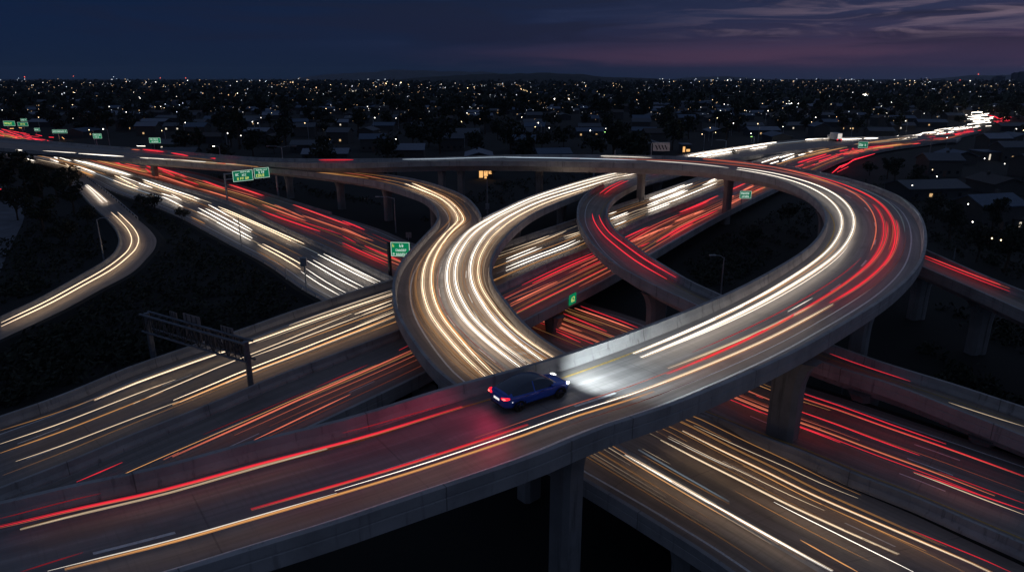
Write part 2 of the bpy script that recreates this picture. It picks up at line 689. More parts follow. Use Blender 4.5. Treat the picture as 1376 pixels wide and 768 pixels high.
A_ = Road(
    edge("-110,694 0,673 81,653.5 208,626.5 339,591 470,559 598,519.5 709,489.7 780,467.7 920,417 988,388 1041,360 1076,338.6 1094,324 1106.5,306 1110.5,291 1103,275.5 1093,266 1076,253.5 1041,239.5 1000,230.5 919,221.5 856,219 768,217.2 680,216 583,216.3 460,219.3 381,218.3 335,216.5 240,210.5 120,201 0,191 -60,186",
         {0: 11.3, 1: 11.6, 4: 12.6, 7: 13.2, 8: 13.1, 11: 12.3, 15: 11.6, 19: 11.8, 22: 12, 24: 12, 26: 11, 28: 7.2, 29: 6.4, -1: 6}, 0.9, [(29, -1)]),
    edge("-110,872 0,838 150,795 250,766 320,744 460,701 540,674 612,650 680,627 740,605 805,577 900,546 960,522 1020,496 1050,482 1093,460 1130,438 1160,420 1185,404 1208,387 1226,369.5 1239,353 1245,336 1246.6,318 1243.5,300 1235,283 1221,270 1203,260 1165,246 1130,237 1093,228.5 1041,220.5 988,215 920,210.3 840,208.2 760,207.6 680,208.2 583,211.5 460,213 353,211.8 240,203 126,194.5 60,189 0,184.5 -60,180",
         {0: 11.3, 1: 11.6, 4: 12.4, 9: 13.2, 11: 13.0, 14: 12.3, 23: 11.6, 30: 11.8, 36: 12, 38: 11.2, 39: 7.4, 40: 6.4, -1: 6}))
SL_ = Road(
    edge("-60,194 0,198.5 105,206.6 240,217.5 312,222.5 381,227.5 460,236.6 513,246 548,257 569,264.7 581,274.4 589,288 585.7,299 574,311.5 558.5,327.6 542.6,345 532,362.7 527,381 527.7,401.4 532,419 540,435 549,450 566,474 584,495 610,516 700,592 800,654 837,676 876,700 940,740 1000,782 1070,835",
         {0: 6, 3: 6.2, 4: 6.3, 5: 6.8, 6: 8, 10: 8.6, 14: 8.5, 18: 8.3, 22: 7.8, 24: 7.2, 25: 5.8, 26: 4.6, 28: 4.2, -1: 4.2}),
    edge("-60,186 0,191 120,201 240,210.5 335,217.2 381,220.5 460,227.8 512.7,233 565.5,242 600.7,252.4 628.8,265.6 641,278 648,292 " + SEAM_S,
         {0: 6, 3: 6.2, 4: 6.4, 5: 6.8, 6: 8, 9: 8.6, 12: 8.6, **zl(13, ZS)}, 0.9, [(0, 3), (13, -1)]), 1.6)
SR_ = Road(
    edge("1230,182 1200,183 1130,184 1060,188.5 1000,195.5 925,206.5 880,216 834.7,227.8 759,248 700,268 668,283 649,292.5 " + SEAM_S,
         {0: 1, 4: 1.5, 6: 4.2, 8: 6.3, 10: 8.2, 11: 8.6, **zl(12, ZS)}, 0.9, [(12, -1)]),
    edge("1230,186 1130,189 1060,195 1000,203 930,219 870,234.5 830,244 792.5,256 750,272 715,288.5 687,311 671,330 662,348.7 660.5,363 665,382 680.7,404 703.5,431.6 726,451 760,473 850,519 950,557 1024,592 1098,625 1136,644 1259,694 1376,742 1450,775",
         {0: 1, 3: 1.5, 4: 2.6, 5: 4.2, 7: 6, 9: 7.7, 12: 8.4, 16: 8.0, 18: 7.0, 19: 5.4, 20: 4.4, 21: 4.2, -1: 4.2}, 0.9, [(0, 6), (20, -1)]), 1.6)
D_ = Road(
    edge("1230,186 1130,189 1060,195 1000,203 930,219 870,234.5 830,244 792.5,255.8 780,267 775,281.4 776,295.5 784,311 794,326 810,341.6 829.5,356.6 856,371.5 891,389 920,402 1000,442 1073,475 1130,495 1200,517 1290,552 1376,586 1450,616",
         {0: 1, 3: 1.5, 4: 2.6, 5: 4.2, 7: 6, 9: 7.2, 12: 8, 16: 8, 18: 7, 19: 6.3, 21: 6, -1: 5.8}, 0.9, [(0, 6)]),
    edge("1230,190 1130,195.5 1060,203 985,213 935,224 908.6,233 870,242.7 856,248 838,256.8 824,267 818,276 816,286.7 820.6,299 829.5,311 845,322.5 873,343.4 900,360 926,375.5 968.6,395 1050,434 1130,466 1188,486 1279.5,514 1341,534 1450,570",
         {0: 1, 3: 1.5, 4: 2.6, 6: 4.2, 9: 6, 11: 7.2, 13: 8, 16: 8, 19: 7, 20: 6.3, 22: 6, -1: 5.8}), 1.6)
MED1 = "-110,698 0,655 105.5,614 158,591.5 240,559 314,529 353,512 443,478 538,442 610,412 680,379 750,348 792.5,332 829.5,311 856,297 920,272.6 965,254 1000,241 1058,221 1086,211.5 1140,199 1200,190.5 1270,182.5 1297,174"
ZM1 = {0: 4.2, 10: 4.1, 13: 3.5, 16: 1.6, 18: 0.6, -1: 0.3}
FW_ = Road(
    edge("-110,596 0,558 70,534 120,514 165,495 202,482 240,469 320,443 390,418 470,392 526,375 600,350 687,322 775,293 819,278 873,260 920,244 942,236 1000,219 1040,209 1090,199.5 1140,192 1200,184 1262,176 1290,169",
         {0: 4.2, 12: 4.1, 15: 3.0, 17: 1.6, 19: 0.6, -1: 0.3}),
    edge(MED1, ZM1), 2.5)
FR_ = Road(
    edge(MED1, ZM1),
    edge("-110,824 0,772 200,676 300,628 440,563 556,508 630,470 705,431 829,368 870,345 920,316 965,291 1009,269 1060,245 1099,228 1140,211 1200,198 1270,188 1301,180",
         {0: 4.2, 7: 4.1, 9: 3.5, 12: 1.6, 14: 0.6, -1: 0.3}), 2.5)
MED2 = "-60,178 0,190 60,202 110,214 160,228 230,247.5 306,269.5 363,296 406,316 470,345.5 524,371 640,425 740,470 850,519 959,559 1024,586 1086,609 1136,631 1234.5,669 1294,695 1376,730 1460,768"
ZM2 = {0: 0, 10: 0, 11: 0.6, 12: 1.2, 13: 2.6, 14: 3.8, 15: 4.2, -1: 4.4}
GW_ = Road(
    edge(" ".join(MED2.split()[:13]), {0: 0, 10: 0, 11: 0.4, 12: 0.4}),
    edge("-60,200 0,211 60,222 110,237 150,257 200,275 240,292 305,327 362,358 406,389 435,405 520,457 640,525",
         {0: 0, -1: 0.2}, 0.0), 3)
GR_ = Road(
    edge("-60,158 0,172 88,194 150,211 232,225.5 270,233 304,243 353,257 406,273 460,289 513,305 551,321 650,352 720,377 792.5,402.5 838,416 880,430 960,462 1030,491 1070,507 1130,525 1213,552 1376,605 1450,630",
         {0: 0, 13: 0.4, 14: 0.8, 16: 1.6, 17: 2.6, 19: 4.2, -1: 4.4}, 0.6),
    edge(MED2, ZM2), 3)
C_ = Road(
    edge("88,240 105,256 121,274 146,297 156.5,312 159,324.5 153,338.6 140.7,349 105.5,370 44,404 0,424.6 -60,455", {0: 0.2, -1: 0.4}, 0.5),
    edge("121,241 148.6,262 177.6,287 204,310.4 210,320 207.5,332 195,347 181,361 132,388 88,412 0,453 -60,482", {0: 0.2, -1: 0.4}, 0.3), 2)
E_ = Road(
    edge("1160,300 1200,317 1247,336 1323,369 1376,390 1450,419", {0: 7, -1: 7}),
    edge("1145,318 1190,337 1239,358 1288,379 1329,397 1376,418 1450,450", {0: 7, -1: 7}), 2.5, False)
ROADS = dict(A=A_, SL=SL_, SR=SR_, D=D_, FW=FW_, FR=FR_, GW=GW_, GR=GR_, C=C_, E=E_)

# ------------------------------------------------------------------ ground, hills
g_v, g_f = [], []
rings = [0, 60, 120, 200, 300, 450, 700, 1100, 1800, 3000, 6000, 12000]
for r_ in rings:
    for k in range(48):
        a = 2 * math.pi * k / 48
        g_v.append((r_ * math.sin(a), 60 + r_ * math.cos(a), -0.5))
for i in range(len(rings) - 1):
    for k in range(48):
        k2 = (k + 1) % 48
        g_f.append((i * 48 + k, (i + 1) * 48 + k, (i + 1) * 48 + k2, i * 48 + k2))
kind(mesh("ground", g_v, g_f, M_SOIL), "structure")


def ridge(name, dist, depth, prof, m, seed):
    """a hill range: prof = [(picture x, picture y of its top)], really standing at dist metres, depth thick"""
    xs = np.linspace(prof[0][0], prof[-1][0], 90)
    ys = np.interp(xs, [p[0] for p in prof], [p[1] for p in prof])
    vs, fs = [], []
    rows = 9
    for j in range(rows):
        t = j / (rows - 1)
        for k, (x, y) in enumerate(zip(xs, ys)):
            X = (x - 688) / F * dist * 1.04
            hgt = max(0.0, H + (103.6 - y) / F * dist * 1.03)
            bump = noise.noise(Vector((X * 0.004, t * 3, seed))) * 0.25 + noise.noise(Vector((X * 0.02, t * 9, seed))) * 0.10
            zz = hgt * math.sin(math.pi * t) * (1 + bump) - 1.0
            vs.append((X * (1 + t * depth / dist), dist + (t - 0.5) * depth, zz))
    n = len(xs)
    for j in range(rows - 1):
        for k in range(n - 1):
            fs.append((j * n + k, j * n + k + 1, (j + 1) * n + k + 1, (j + 1) * n + k))
    return kind(mesh(name, vs, fs, m, smooth=True), "structure")


M_HILL = plain("hill_hazy_blue", (0.09, 0.10, 0.115), 0.95, var=0.3, scale=0.01)  # blue haze tone mixed into the far hills' colour
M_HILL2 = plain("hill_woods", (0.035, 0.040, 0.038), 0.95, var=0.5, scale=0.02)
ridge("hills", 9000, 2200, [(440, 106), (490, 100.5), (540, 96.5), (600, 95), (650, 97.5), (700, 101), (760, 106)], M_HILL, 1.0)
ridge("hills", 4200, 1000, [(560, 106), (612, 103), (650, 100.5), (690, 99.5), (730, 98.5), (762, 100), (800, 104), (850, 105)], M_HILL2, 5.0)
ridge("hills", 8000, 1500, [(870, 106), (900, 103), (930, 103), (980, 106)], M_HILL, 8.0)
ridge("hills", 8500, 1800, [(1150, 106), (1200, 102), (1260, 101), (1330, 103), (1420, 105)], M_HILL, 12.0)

# ------------------------------------------------------------------ evening haze
M_HAZE = bpy.data.materials.new("haze")
M_HAZE.use_nodes = True
M_HAZE.node_tree.nodes.clear()
hb_ = NB(M_HAZE.node_tree)
hv_ = hb_.n("ShaderNodeVolumePrincipled")
hv_.inputs["Color"].default_value = (0.62, 0.76, 1.0, 1)
hv_.inputs["Density"].default_value = 0.000032
ho_ = hb_.n("ShaderNodeOutputMaterial")
hb_.link(hv_.outputs[0], ho_.inputs["Volume"])
kind(MB().box((-12500, -12500, -4), (12500, 12500, 190)).build("haze", M_HAZE), "stuff")

# ------------------------------------------------------------------ elevated roads


def pier(road, x, y, parent, w=2.2, d=1.5, drop=1.6, t=None, v=0.5, xy=None):
    """flared column under the deck at the picture point (or ground point xy); child of its bridge"""
    if xy is not None:
        q_ = np.array(xy)
        t = int(np.argmin([abs(np.dot(q_ - road.L[i][:2], (-road.u[i][1], road.u[i][0]))) + (0 if np.linalg.norm(q_ - road.L[i][:2]) < 30 else 1e3) for i in range(road.N)]))
        v = float(np.dot(q_ - road.L[t][:2], road.u[t][:2]) / road.width[t])
    if t is None:
        hh = road.hit(x, y)
        if hh is None:
            return
        t = hh[0]
    i = int(min(t, road.N - 2))
    p = road.pt(t, v)
    u = Vector(road.u[i])
    f = Vector((0, 0, 1)).cross(u)
    top = p[2] - drop + 0.15
    zs = [(-0.6, 1.0), (0.0, 1.0), (top * 0.5, 1.0), (top - 2.8, 1.0), (top - 2.0, 1.05), (top - 1.2, 1.2), (top - 0.6, 1.42), (top - 0.2, 1.68), (top, 1.9)]
    sec = [(-0.5, -0.32), (-0.32, -0.5), (0.32, -0.5), (0.5, -0.32), (0.5, 0.32), (0.32, 0.5), (0.12, 0.5), (0.10, 0.44), (-0.10, 0.44), (-0.12, 0.5), (-0.32, 0.5), (-0.5, 0.32)]
    vs, fs = [], []
    for z, k in zs:
        for a, c in sec:
            q = Vector((p[0], p[1], z)) + u * (a * w * k) + f * (c * d * (1 + (k - 1) * 0.25))
            vs.append(q)
    n = len(sec)
    for a in range(len(zs) - 1):
        for k in range(n):
            k2 = (k + 1) % n
            fs.append((a * n + k, a * n + k2, (a + 1) * n + k2, (a + 1) * n + k))
    fs.append(tuple((len(zs) - 1) * n + k for k in range(n)))
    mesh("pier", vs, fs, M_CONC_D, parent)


def bridge(name, label, road, depth, surf, lr=("L", "R")):
    e = empty(name, label, "flyover" if name == "flyover" else "bridge", (0, 0, 0))
    deck("deck", road, depth, M_CONC, e)
    strip("road_surface", road, 0.44, 0.44, 0.0, surf, e)
    if "L" in lr:
        sweep("parapet", road, "L", PARAPET, M_PARA, e, road.Lw)
    if "R" in lr:
        sweep("parapet", road, "R", PARAPET, M_PARA, e, road.Rw)
    return e


fly = bridge("flyover", "topmost curved concrete flyover that carries the dark blue car round a big bend", A_, 1.7, M_ROAD_A)
marking("edge_marking", A_, inset=1.55, side="R", w=0.16, parent=fly, t1=0.62)
marking("edge_marking", A_, inset=1.25, side="L", w=0.15, m=M_YEL, parent=fly, t0=0.06, t1=0.62)
marking("lane_marking", A_, v=0.53, w=0.20, dash=(3.2, 12.0), parent=fly, t1=0.7)
for x, y in ((826, 568), (985, 222), (872, 213), (728, 212), (622, 213), (598, 213)):
    pier(A_, x, y, fly, w=1.9)
pier(A_, 1150, 268, fly, w=2.0, v=0.2)
pier(A_, 0, 0, fly, w=2.2, xy=at(1042, 590, 4.2)[:2])
pier(A_, 0, 0, fly, w=1.5, xy=(33.2, 61.0))

sl = bridge("ramp_bridge", "S-shaped concrete ramp with a warm lit deck that winds down below the flyover", SL_, 1.25, M_ROAD)
marking("edge_marking", SL_, inset=1.9, side="L", w=0.18, parent=sl)
marking("edge_marking", SL_, inset=1.2, side="R", w=0.13, m=M_YEL, parent=sl, t0=0.2, t1=0.5)
marking("lane_marking", SL_, v=0.98, w=0.13, dash=(3.0, 9.0), parent=sl, t0=0.6)
for x, y in ((200, 211), (386, 226), (448, 234), (509, 243), (563, 262), (566, 470), (700, 560), (912, 700)):
    pier(SL_, x, y, sl, w=1.7, d=1.4, drop=1.2)
sr = bridge("ramp_bridge", "curving concrete ramp with bright white trails that merges into the S-shaped ramp", SR_, 1.25, M_ROAD)
marking("edge_marking", SR_, inset=1.2, side="R", w=0.13, parent=sr, t0=0.3, t1=0.75)
marking("lane_marking", SR_, v=0.5, w=0.13, dash=(3.0, 9.0), parent=sr, t0=0.45)
for x, y in ((840, 240), (765, 262), (703, 288)):
    pier(SR_, x, y, sr, w=1.6, d=1.4, drop=1.2)
dl = bridge("loop_bridge", "narrow loop ramp bridge with a red pair of trails bending behind a pier", D_, 1.25, M_ROAD)
marking("edge_marking", D_, inset=1.5, side="L", w=0.12, parent=dl, t0=0.4)
marking("edge_marking", D_, inset=1.3, side="R", w=0.12, m=M_YEL, parent=dl, t0=0.4)
for x, y in ((895, 236), (868, 375), (1010, 430), (1165, 500), (1330, 550)):
    pier(D_, x, y, dl, w=2.2, d=1.5, drop=1.2)
fw = bridge("viaduct", "straight concrete viaduct with cream headlight trails crossing below the S-shaped ramp", FW_, 1.1, M_ROAD_F, ("L",))
marking("edge_marking", FW_, inset=1.5, side="L", w=0.15, parent=fw)
marking("edge_marking", FW_, inset=1.5, side="R", w=0.14, m=M_YEL, parent=fw)
for k in (0.36, 0.62):
    marking("lane_marking", FW_, v=k, w=0.13, dash=(3.0, 12.0), parent=fw, t1=0.7)
fr = bridge("viaduct", "straight concrete viaduct with red tail light trails, nearer twin of the cream lit one", FR_, 1.1, M_ROAD_F, ("R",))
marking("edge_marking", FR_, inset=1.6, side="R", w=0.15, parent=fr)
for k in (0.34, 0.62):
    marking("lane_marking", FR_, v=k, w=0.13, dash=(3.0, 12.0), parent=fr, t1=0.7)
for x, y in ((735, 405), (860, 340), (560, 495)):
    pier(FR_, x, y, fr, w=1.6, d=1.3, drop=1.0, v=0.9)
    pier(FR_, x, y, fr, w=1.6, d=1.3, drop=1.0, v=0.35)
ee = bridge("exit_bridge", "dark ramp bridge with a red pair of trails leaving behind the flyover bend", E_, 1.3, M_ROAD)
for x, y in ((1312, 388), (1250, 350)):
    pier(E_, x, y, ee, w=2.2, d=1.5, drop=1.2)

WALL = [(-0.32, -0.2), (-0.30, 0.15), (-0.14, 0.45), (-0.12, 0.92), (0.12, 0.92), (0.14, 0.45), (0.30, 0.15), (0.32, -0.2)]
tag(sweep("median_wall", FR_, "L", WALL, M_PARA, None), "concrete median wall between the cream and the red lanes of the viaduct", "median wall")
tag(sweep("median_wall", GR_, "R", WALL, M_PARA, None), "concrete median wall dividing the ground level freeway, a flyover pier beside it", "median wall")

# ground level freeway and ramp -----------------------------------------------------------
for r_, m_ in ((GW_, M_ROAD_F), (GR_, M_ROAD_F)):
    kind(strip("freeway", r_, 0.0, 0.0, 0.0, m_, None), "structure")
for args in ((GW_, "R", 1.8, M_PAINT), (GW_, "L", 1.8, M_YEL), (GR_, "L", 1.4, M_PAINT), (GR_, "R", 2.0, M_YEL)):
    kind(marking("freeway_edge_marking", args[0], inset=args[2], side=args[1], w=0.16, m=args[3]), "structure")
for k in (0.3, 0.5, 0.7):
    kind(marking("freeway_lane_marking", GW_, v=k, w=0.14, dash=(3, 12)), "structure")
    kind(marking("freeway_lane_marking", GR_, v=k, w=0.14, dash=(3, 12)), "structure")
kind(strip("ramp_road", C_, 0.0, 0.0, 0.02, M_ROAD, None), "structure")
kind(marking("ramp_edge_marking", C_, inset=1.6, side="R", w=0.14), "structure")
kind(marking("ramp_edge_marking", C_, inset=1.2, side="L", w=0.12, m=M_YEL), "structure")
for i_, (r_, s_) in enumerate(((GR_, "L"), (GR_, "R"), (GW_, "R"), (C_, "L"), (C_, "R"))):
    if (r_, s_) == (GR_, "R"):
        pr = [(0.0, -0.05), (-0.4, -0.05), (-7.0, -5.2), (0.0, -5.2)]
    else:
        pr = [(0.0, -0.03), (-0.8, -0.06), (-8.5, -5.4), (0.0, -5.4)]
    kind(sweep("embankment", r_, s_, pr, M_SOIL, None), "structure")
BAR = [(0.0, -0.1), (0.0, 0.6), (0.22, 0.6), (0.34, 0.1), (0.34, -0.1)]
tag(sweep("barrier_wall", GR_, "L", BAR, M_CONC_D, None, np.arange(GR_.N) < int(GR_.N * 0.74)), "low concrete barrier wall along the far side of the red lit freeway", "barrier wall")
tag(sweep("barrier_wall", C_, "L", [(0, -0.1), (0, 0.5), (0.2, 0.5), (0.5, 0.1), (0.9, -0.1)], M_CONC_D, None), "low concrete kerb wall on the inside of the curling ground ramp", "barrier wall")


def guardrail(road, side, i0, i1, label):
    e = empty("guardrail", label, "guardrail")
    sg = 1 if side == "L" else -1
    ed = road.L if side == "L" else road.R
    rail = MB()
    pts = [ed[i] + np.array((0, 0, 0.6)) for i in range(i0, i1)]
    rail.tube(pts, 0.12, 4)
    rail.build("rail", M_STEEL, e)
    pb = MB()
    for i in range(i0, i1, 2):
        p = ed[i]
        pb.box((p[0] - 0.07, p[1] - 0.07, p[2] - 0.4), (p[0] + 0.07, p[1] + 0.07, p[2] + 0.62))
    pb.build("rail_posts", M_STEEL, e)["kind"] = "stuff"
    return e


guardrail(C_, "R", 4, int(C_.N * 0.5), "pale guardrail on the outside of the curling ground ramp's bend")
guardrail(GW_, "R", int(GW_.N * 0.55), int(GW_.N * 0.93), "thin steel guardrail between the white lit freeway and the dark scrub")

# ------------------------------------------------------------------ light trails
COLS = {
    "W": ("white", (1.0, 0.90, 0.78)), "Y": ("cream", (1.0, 0.75, 0.50)), "O": ("orange", (1.0, 0.46, 0.16)),
    "R": ("red", (1.0, 0.035, 0.06)), "P": ("salmon", (1.0, 0.22, 0.13)), "C": ("bluish grey", (0.62, 0.75, 0.9)),
}
TM = {}


def trail_mat(c, s, far=False):
    k = (c, round(s, 2), far)
    if k not in TM:
        TM[k] = m_ = glow("trail_%s" % COLS[c][0].replace(" ", "_"), COLS[c][1], s, not far)
        # lamps throw most of their light down onto the road: the underside is the brighter side
        bb = NB(m_.node_tree)
        g_ = bb.n("ShaderNodeNewGeometry")
        sp_ = bb.n("ShaderNodeSeparateXYZ")
        bb.link(g_.outputs["True Normal"], sp_.inputs[0])
        boost = 1.1 if c in "WY" else 0.5 if c in "OC" else 0.2
        k_ = bb.math("MULTIPLY_ADD", bb.smooth(sp_.outputs[2], -0.05, -0.75), boost * s, s)
        em_ = next(n for n in m_.node_tree.nodes if n.type == "EMISSION")
        bb.link(k_, em_.inputs[1])
    return TM[k]


ORIG = {"K": (460, 310), "Q": (540, 400), "N": (460, 190), "M": (680, 190), "V": (900, 150), "X": (1130, 260), "Z": (900, 270),
        "U": (900, 400), "J": (320, 400), "I": (0, 400), "H": (0, 530), "G": (230, 500), "B": (680, 310), "Y6": (1130, 130),
        "D1": (0, 160), "D2": (230, 180), "D8": (230, 300), "AA": (740, 560), "RR": (1130, 400), "L0": (0, 270)}
ORIG2 = {"c5": (460, 250), "c7": (0, 508), "c8": (460, 508), "BB": (916, 508)}
TRAILS = []


def px(spec):
    out, o, s = [], (0, 0), 1.0
    for w in spec.split():
        if w in ORIG:
            o, s = ORIG[w], 240 / 1365.0
        elif w in ORIG2:
            o, s = ORIG2[w], 460 / 1359.0
        elif w == "px":
            o, s = (0, 0), 1.0
        else:
            a, c = w.split(",")
            out.append((o[0] + float(a) * s, o[1] + float(c) * s))
    return out


def T(rk, c, spec, w=1.6, s=None, off=0.0, twin=True):
    """one passing lamp's trail: road key, colour, picture points, apparent width, strength"""
    pts = px(spec)
    s = s if s is not None else {"W": 3.2, "Y": 2.2, "O": 0.9, "R": 1.5, "P": 1.1, "C": 0.35}[c]
    s0_ = s
    s = (min(s * 0.62, 1.75) if c in "WY" else s * (0.68 if c == "R" else 0.8)) if twin and rk != "far" else s
    if rk == "far":
        p3 = [at(x, y, 0.9) for x, y in pts]
        q = p3
        tt = (0, 0)
        vv = 0
    else:
        rd = ROADS[rk]
        hv = [h for h in (rd.hit(x, y) for x, y in pts) if h is not None]
        if len(hv) < 2:
            return
        hv.sort()
        t = np.array([h[0] for h in hv])
        v = np.array([h[1] for h in hv])
        n = max(2, int(abs(t[-1] - t[0]) / 1.0) + 2)
        tq = np.linspace(t[0], t[-1], n)
        # smooth curve through the traced offsets: traffic keeps its lane
        x_ = (t - t[0]) / max(t[-1] - t[0], 1e-6)
        span = (t[-1] - t[0]) * rd.s[-1] / rd.N
        deg = 1 if len(t) < 4 else min(1 + int(span / 45), 4, len(t) - 2)
        co = np.polyfit(x_, v, deg)
        vq = np.polyval(co, (tq - t[0]) / max(t[-1] - t[0], 1e-6))
        if twin and w >= 1.8:
            c2 = {"W": "Y", "Y": "O" if w > 2.2 else "Y", "R": "P"}.get(c, c)
            T(rk, c2, spec, w * 0.26, s * 0.6, w * 0.85, False)
            T(rk, c, spec, w * 0.22, s * 0.6, -w * 0.75, False)
            w = w * 0.50
            s *= 1.1
        elif twin and c in "WY" and w >= 1.3:
            w *= 0.8
            s *= 1.1
        if off:
            pm_ = rd.pt(tq[n // 2], float(vq[n // 2]), rd.lift)
            vq = vq + off * (pm_[1] * math.cos(PITCH) + (H - pm_[2]) * math.sin(PITCH)) / F / rd.width[int(tq[n // 2])]
        q = [rd.pt(a, c_, rd.lift) for a, c_ in zip(tq, vq)]
        tt, vv = (t[0] / rd.N, t[-1] / rd.N), float(np.mean(v))
    mid = q[len(q) // 2]
    dep = mid[1] * math.cos(PITCH) + (H - mid[2]) * math.sin(PITCH)
    r = max(0.022, w * dep / F / 2)
    far = dep > 190
    mb = MB()
    ln_ = np.r_[0, np.cumsum([np.linalg.norm(np.array(q[i + 1]) - np.array(q[i])) for i in range(len(q) - 1)])]
    tl_ = max(0.5, min(5.0, ln_[-1] * 0.2))
    rr = [r * min(1.0, 0.3 + 0.7 * min(a, ln_[-1] - a) / tl_) for a in ln_]
    mb.tube(q, rr, 5)
    o = mb.build("light_trail", trail_mat(c, s, far))
    o["s"] = float(s)
    mean = np.mean(np.array(pts), axis=0)
    TRAILS.append((o, rk, c, w, tt, vv, dep, mean, np.linalg.norm(np.array(q[-1]) - np.array(q[0])), pts))


# --- S-shaped ramp
T("SL", "Y", "N 460,325 640,370 760,430 830,500 855,570 840,640 730,768 K 690,130 625,300 625,430 680,600 760,768 Q 230,120 300,240 400,370 500,480 630,605", 2.2, 2.8)
T("SL", "Y", "N 520,320 700,375 830,450 890,540 880,620 790,768 K 740,120 690,300 690,420 740,580 850,768 Q 300,110 370,230 480,370 590,490 710,590", 2.4, 3.0)
T("SL", "O", "Q 272,40 360,205 450,315 522,385", 3.0, 0.75)
T("SL", "Y", "K 612,300 612,430 668,610 730,740 Q 215,130 290,250 380,365 470,470", 1.0, 1.3)
T("SL", "P", "K 740,260 745,450 810,650 Q 365,160 520,320 790,548", 0.7, 0.45)
T("SL", "P", "D2 860,250 1100,270 N 0,235 200,270 370,300", 0.9, 0.4)
T("SL", "W", "D2 680,245 880,262 1080,283", 1.3, 1.2)
T("SL", "W", "D2 0,197 300,215", 1.4, 1.0)
T("SL", "P", "D2 345,222 540,233", 1.1, 0.8)
T("SL", "W", "D1 120,235 255,242", 1.7, 2.0)
T("SL", "W", "D1 320,243 575,258", 1.9, 2.4)
T("SL", "W", "D1 600,263 945,285", 1.7, 2.0)
T("SL", "W", "D1 1070,295 1365,312", 1.5, 1.4)
T("SR", "W", "M 985,212 880,232 600,302 300,397 0,520 N 1150,570 980,680 900,768 K 880,100 810,210 795,330 810,450 870,580 940,690 1020,768 Q 460,110 560,240 700,370 890,530", 2.4, 3.6)
T("SR", "W", "M 990,228 640,312 300,415 0,550 N 1160,600 1010,700 940,768 K 920,110 870,210 855,330 880,460 960,600 1110,768 Q 520,90 640,230 780,370 950,515", 2.2, 3.2)
T("SR", "W", "M 995,243 700,320 400,405 160,500 0,595 N 1200,620 1100,710 1050,768 K 1050,80 995,180 980,320 1005,450 1080,580 1250,768 Q 690,150 830,280 960,390 1070,480", 2.3, 3.6)
T("SR", "Y", "M 640,355 420,425 180,530 0,630 N 1240,640 1150,720 1110,768 K 1100,90 1050,190 1040,320 1070,440 1150,560 1330,768 Q 740,110 870,240 1000,340 1130,455", 2.1, 2.4)
T("SR", "C", "K 1130,620 1240,740 Q 720,120 880,270 1110,460", 1.0, 0.8)
T("SR", "W", "K 1020,130 1000,210 990,330 1015,450 1090,570", 1.1, 1.6)
T("SR", "W", "Q 550,100 620,220 740,340 840,430", 1.0, 1.3)
T("SR", "W", "K 845,515 900,610 1020,735 Q 500,190 620,300 760,430", 1.2, 1.6)
T("SR", "Y", "K 900,60 840,150 812,250", 0.8, 0.8)
# --- lower right continuation of the ramps
T("SR", "Y", "AA 1095,60 1365,190 BB 400,345 700,475", 0.9, 0.9)
T("SR", "Y", "AA 1005,100 1365,275 BB 600,500 900,627 1240,768", 2.3, 1.6)
T("SR", "Y", "AA 895,145 1365,375 BB 300,390 560,525", 1.4, 0.8)
T("SR", "W", "AA 895,157 1365,395 BB 200,350", 0.9, 0.9)
T("SR", "Y", "AA 830,175 1365,445 BB 500,520 845,700", 2.0, 1.6)
T("SR", "W", "BB 365,490 640,625 920,768", 1.6, 2.0)
T("SR", "O", "BB 240,345 500,470 970,685", 1.0, 0.8)
T("SR", "R", "BB 910,600 1100,680 1310,768", 1.3, 0.9)
T("SL", "C", "AA 670,245 1000,440 1365,645", 1.8, 0.25)
T("SL", "O", "AA 700,290 1000,455 1365,665", 1.2, 0.25)
T("SL", "Y", "AA 700,240 915,358", 0.8, 0.5)
T("SL", "W", "AA 570,285 900,470 1365,750 BB 300,598 600,762", 2.3, 2.6)
T("SL", "Y", "AA 600,290 900,460 1270,668", 0.8, 0.8)
T("SL", "O", "AA 550,300 900,505 1340,768", 1.3, 0.8)
T("SL", "O", "BB 205,448 480,580 740,725", 1.2, 0.35)
T("SL", "O", "BB 470,640 580,700 700,768", 1.6, 0.9)
# --- flyover
T("A", "W", "c5 1155,665 1359,590 U 400,120 670,0 Z 900,560 1150,410 1280,300 1340,180 1330,90 1250,0 V 1250,700 1180,640 1000,560 780,495 530,440", 2.1, 3.0)
T("A", "W", "c5 1185,680 1359,617 U 500,110 790,0 Z 1000,580 1250,420 1365,290 X 90,330 120,220 80,110 0,20 V 1250,640 1050,545 800,470 520,428", 2.3, 3.0)
T("A", "W", "U 0,375 500,165 820,0 Z 1000,625 1365,345", 1.3, 1.8)
T("A", "O", "U 130,250 400,140 690,0 Z 900,610 1180,450 1300,320", 1.0, 0.7)
T("A", "R", "U 160,410 430,320 720,175 1040,0 Z 1180,640 1365,520 X 70,570 165,490", 1.0, 0.55)
T("A", "W", "U 900,105 1090,0", 1.2, 1.4)
T("A", "Y", "U 0,545 300,410 600,290 900,150 1140,38", 3.4, 1.0)
T("A", "R", "U 0,590 500,345 700,240 1000,110 1190,0 X 0,700 200,530 300,410 340,300 320,190 235,80", 2.6, 1.3)
T("A", "Y", "c8 1050,92 1330,-2 U 0,625 500,420 950,210 1250,48", 3.2, 1.5)
T("A", "R", "U 1250,45 1310,0 X 0,765 260,570 380,440 430,320 420,210 300,70 190,0 V 1365,580 1200,520 1000,465 700,405 370,370", 2.3, 1.3)
T("A", "R", "X 320,550 400,460 432,350 438,250 415,200", 1.8, 1.4)
T("A", "P", "X 210,430 265,330 280,220 210,70 100,0 V 1230,550 1100,500 820,430", 1.2, 0.8)
T("A", "R", "X 100,640 300,440 355,310 345,210", 2.0, 1.4)
T("A", "P", "X 360,430 400,310 390,220", 1.0, 0.5)
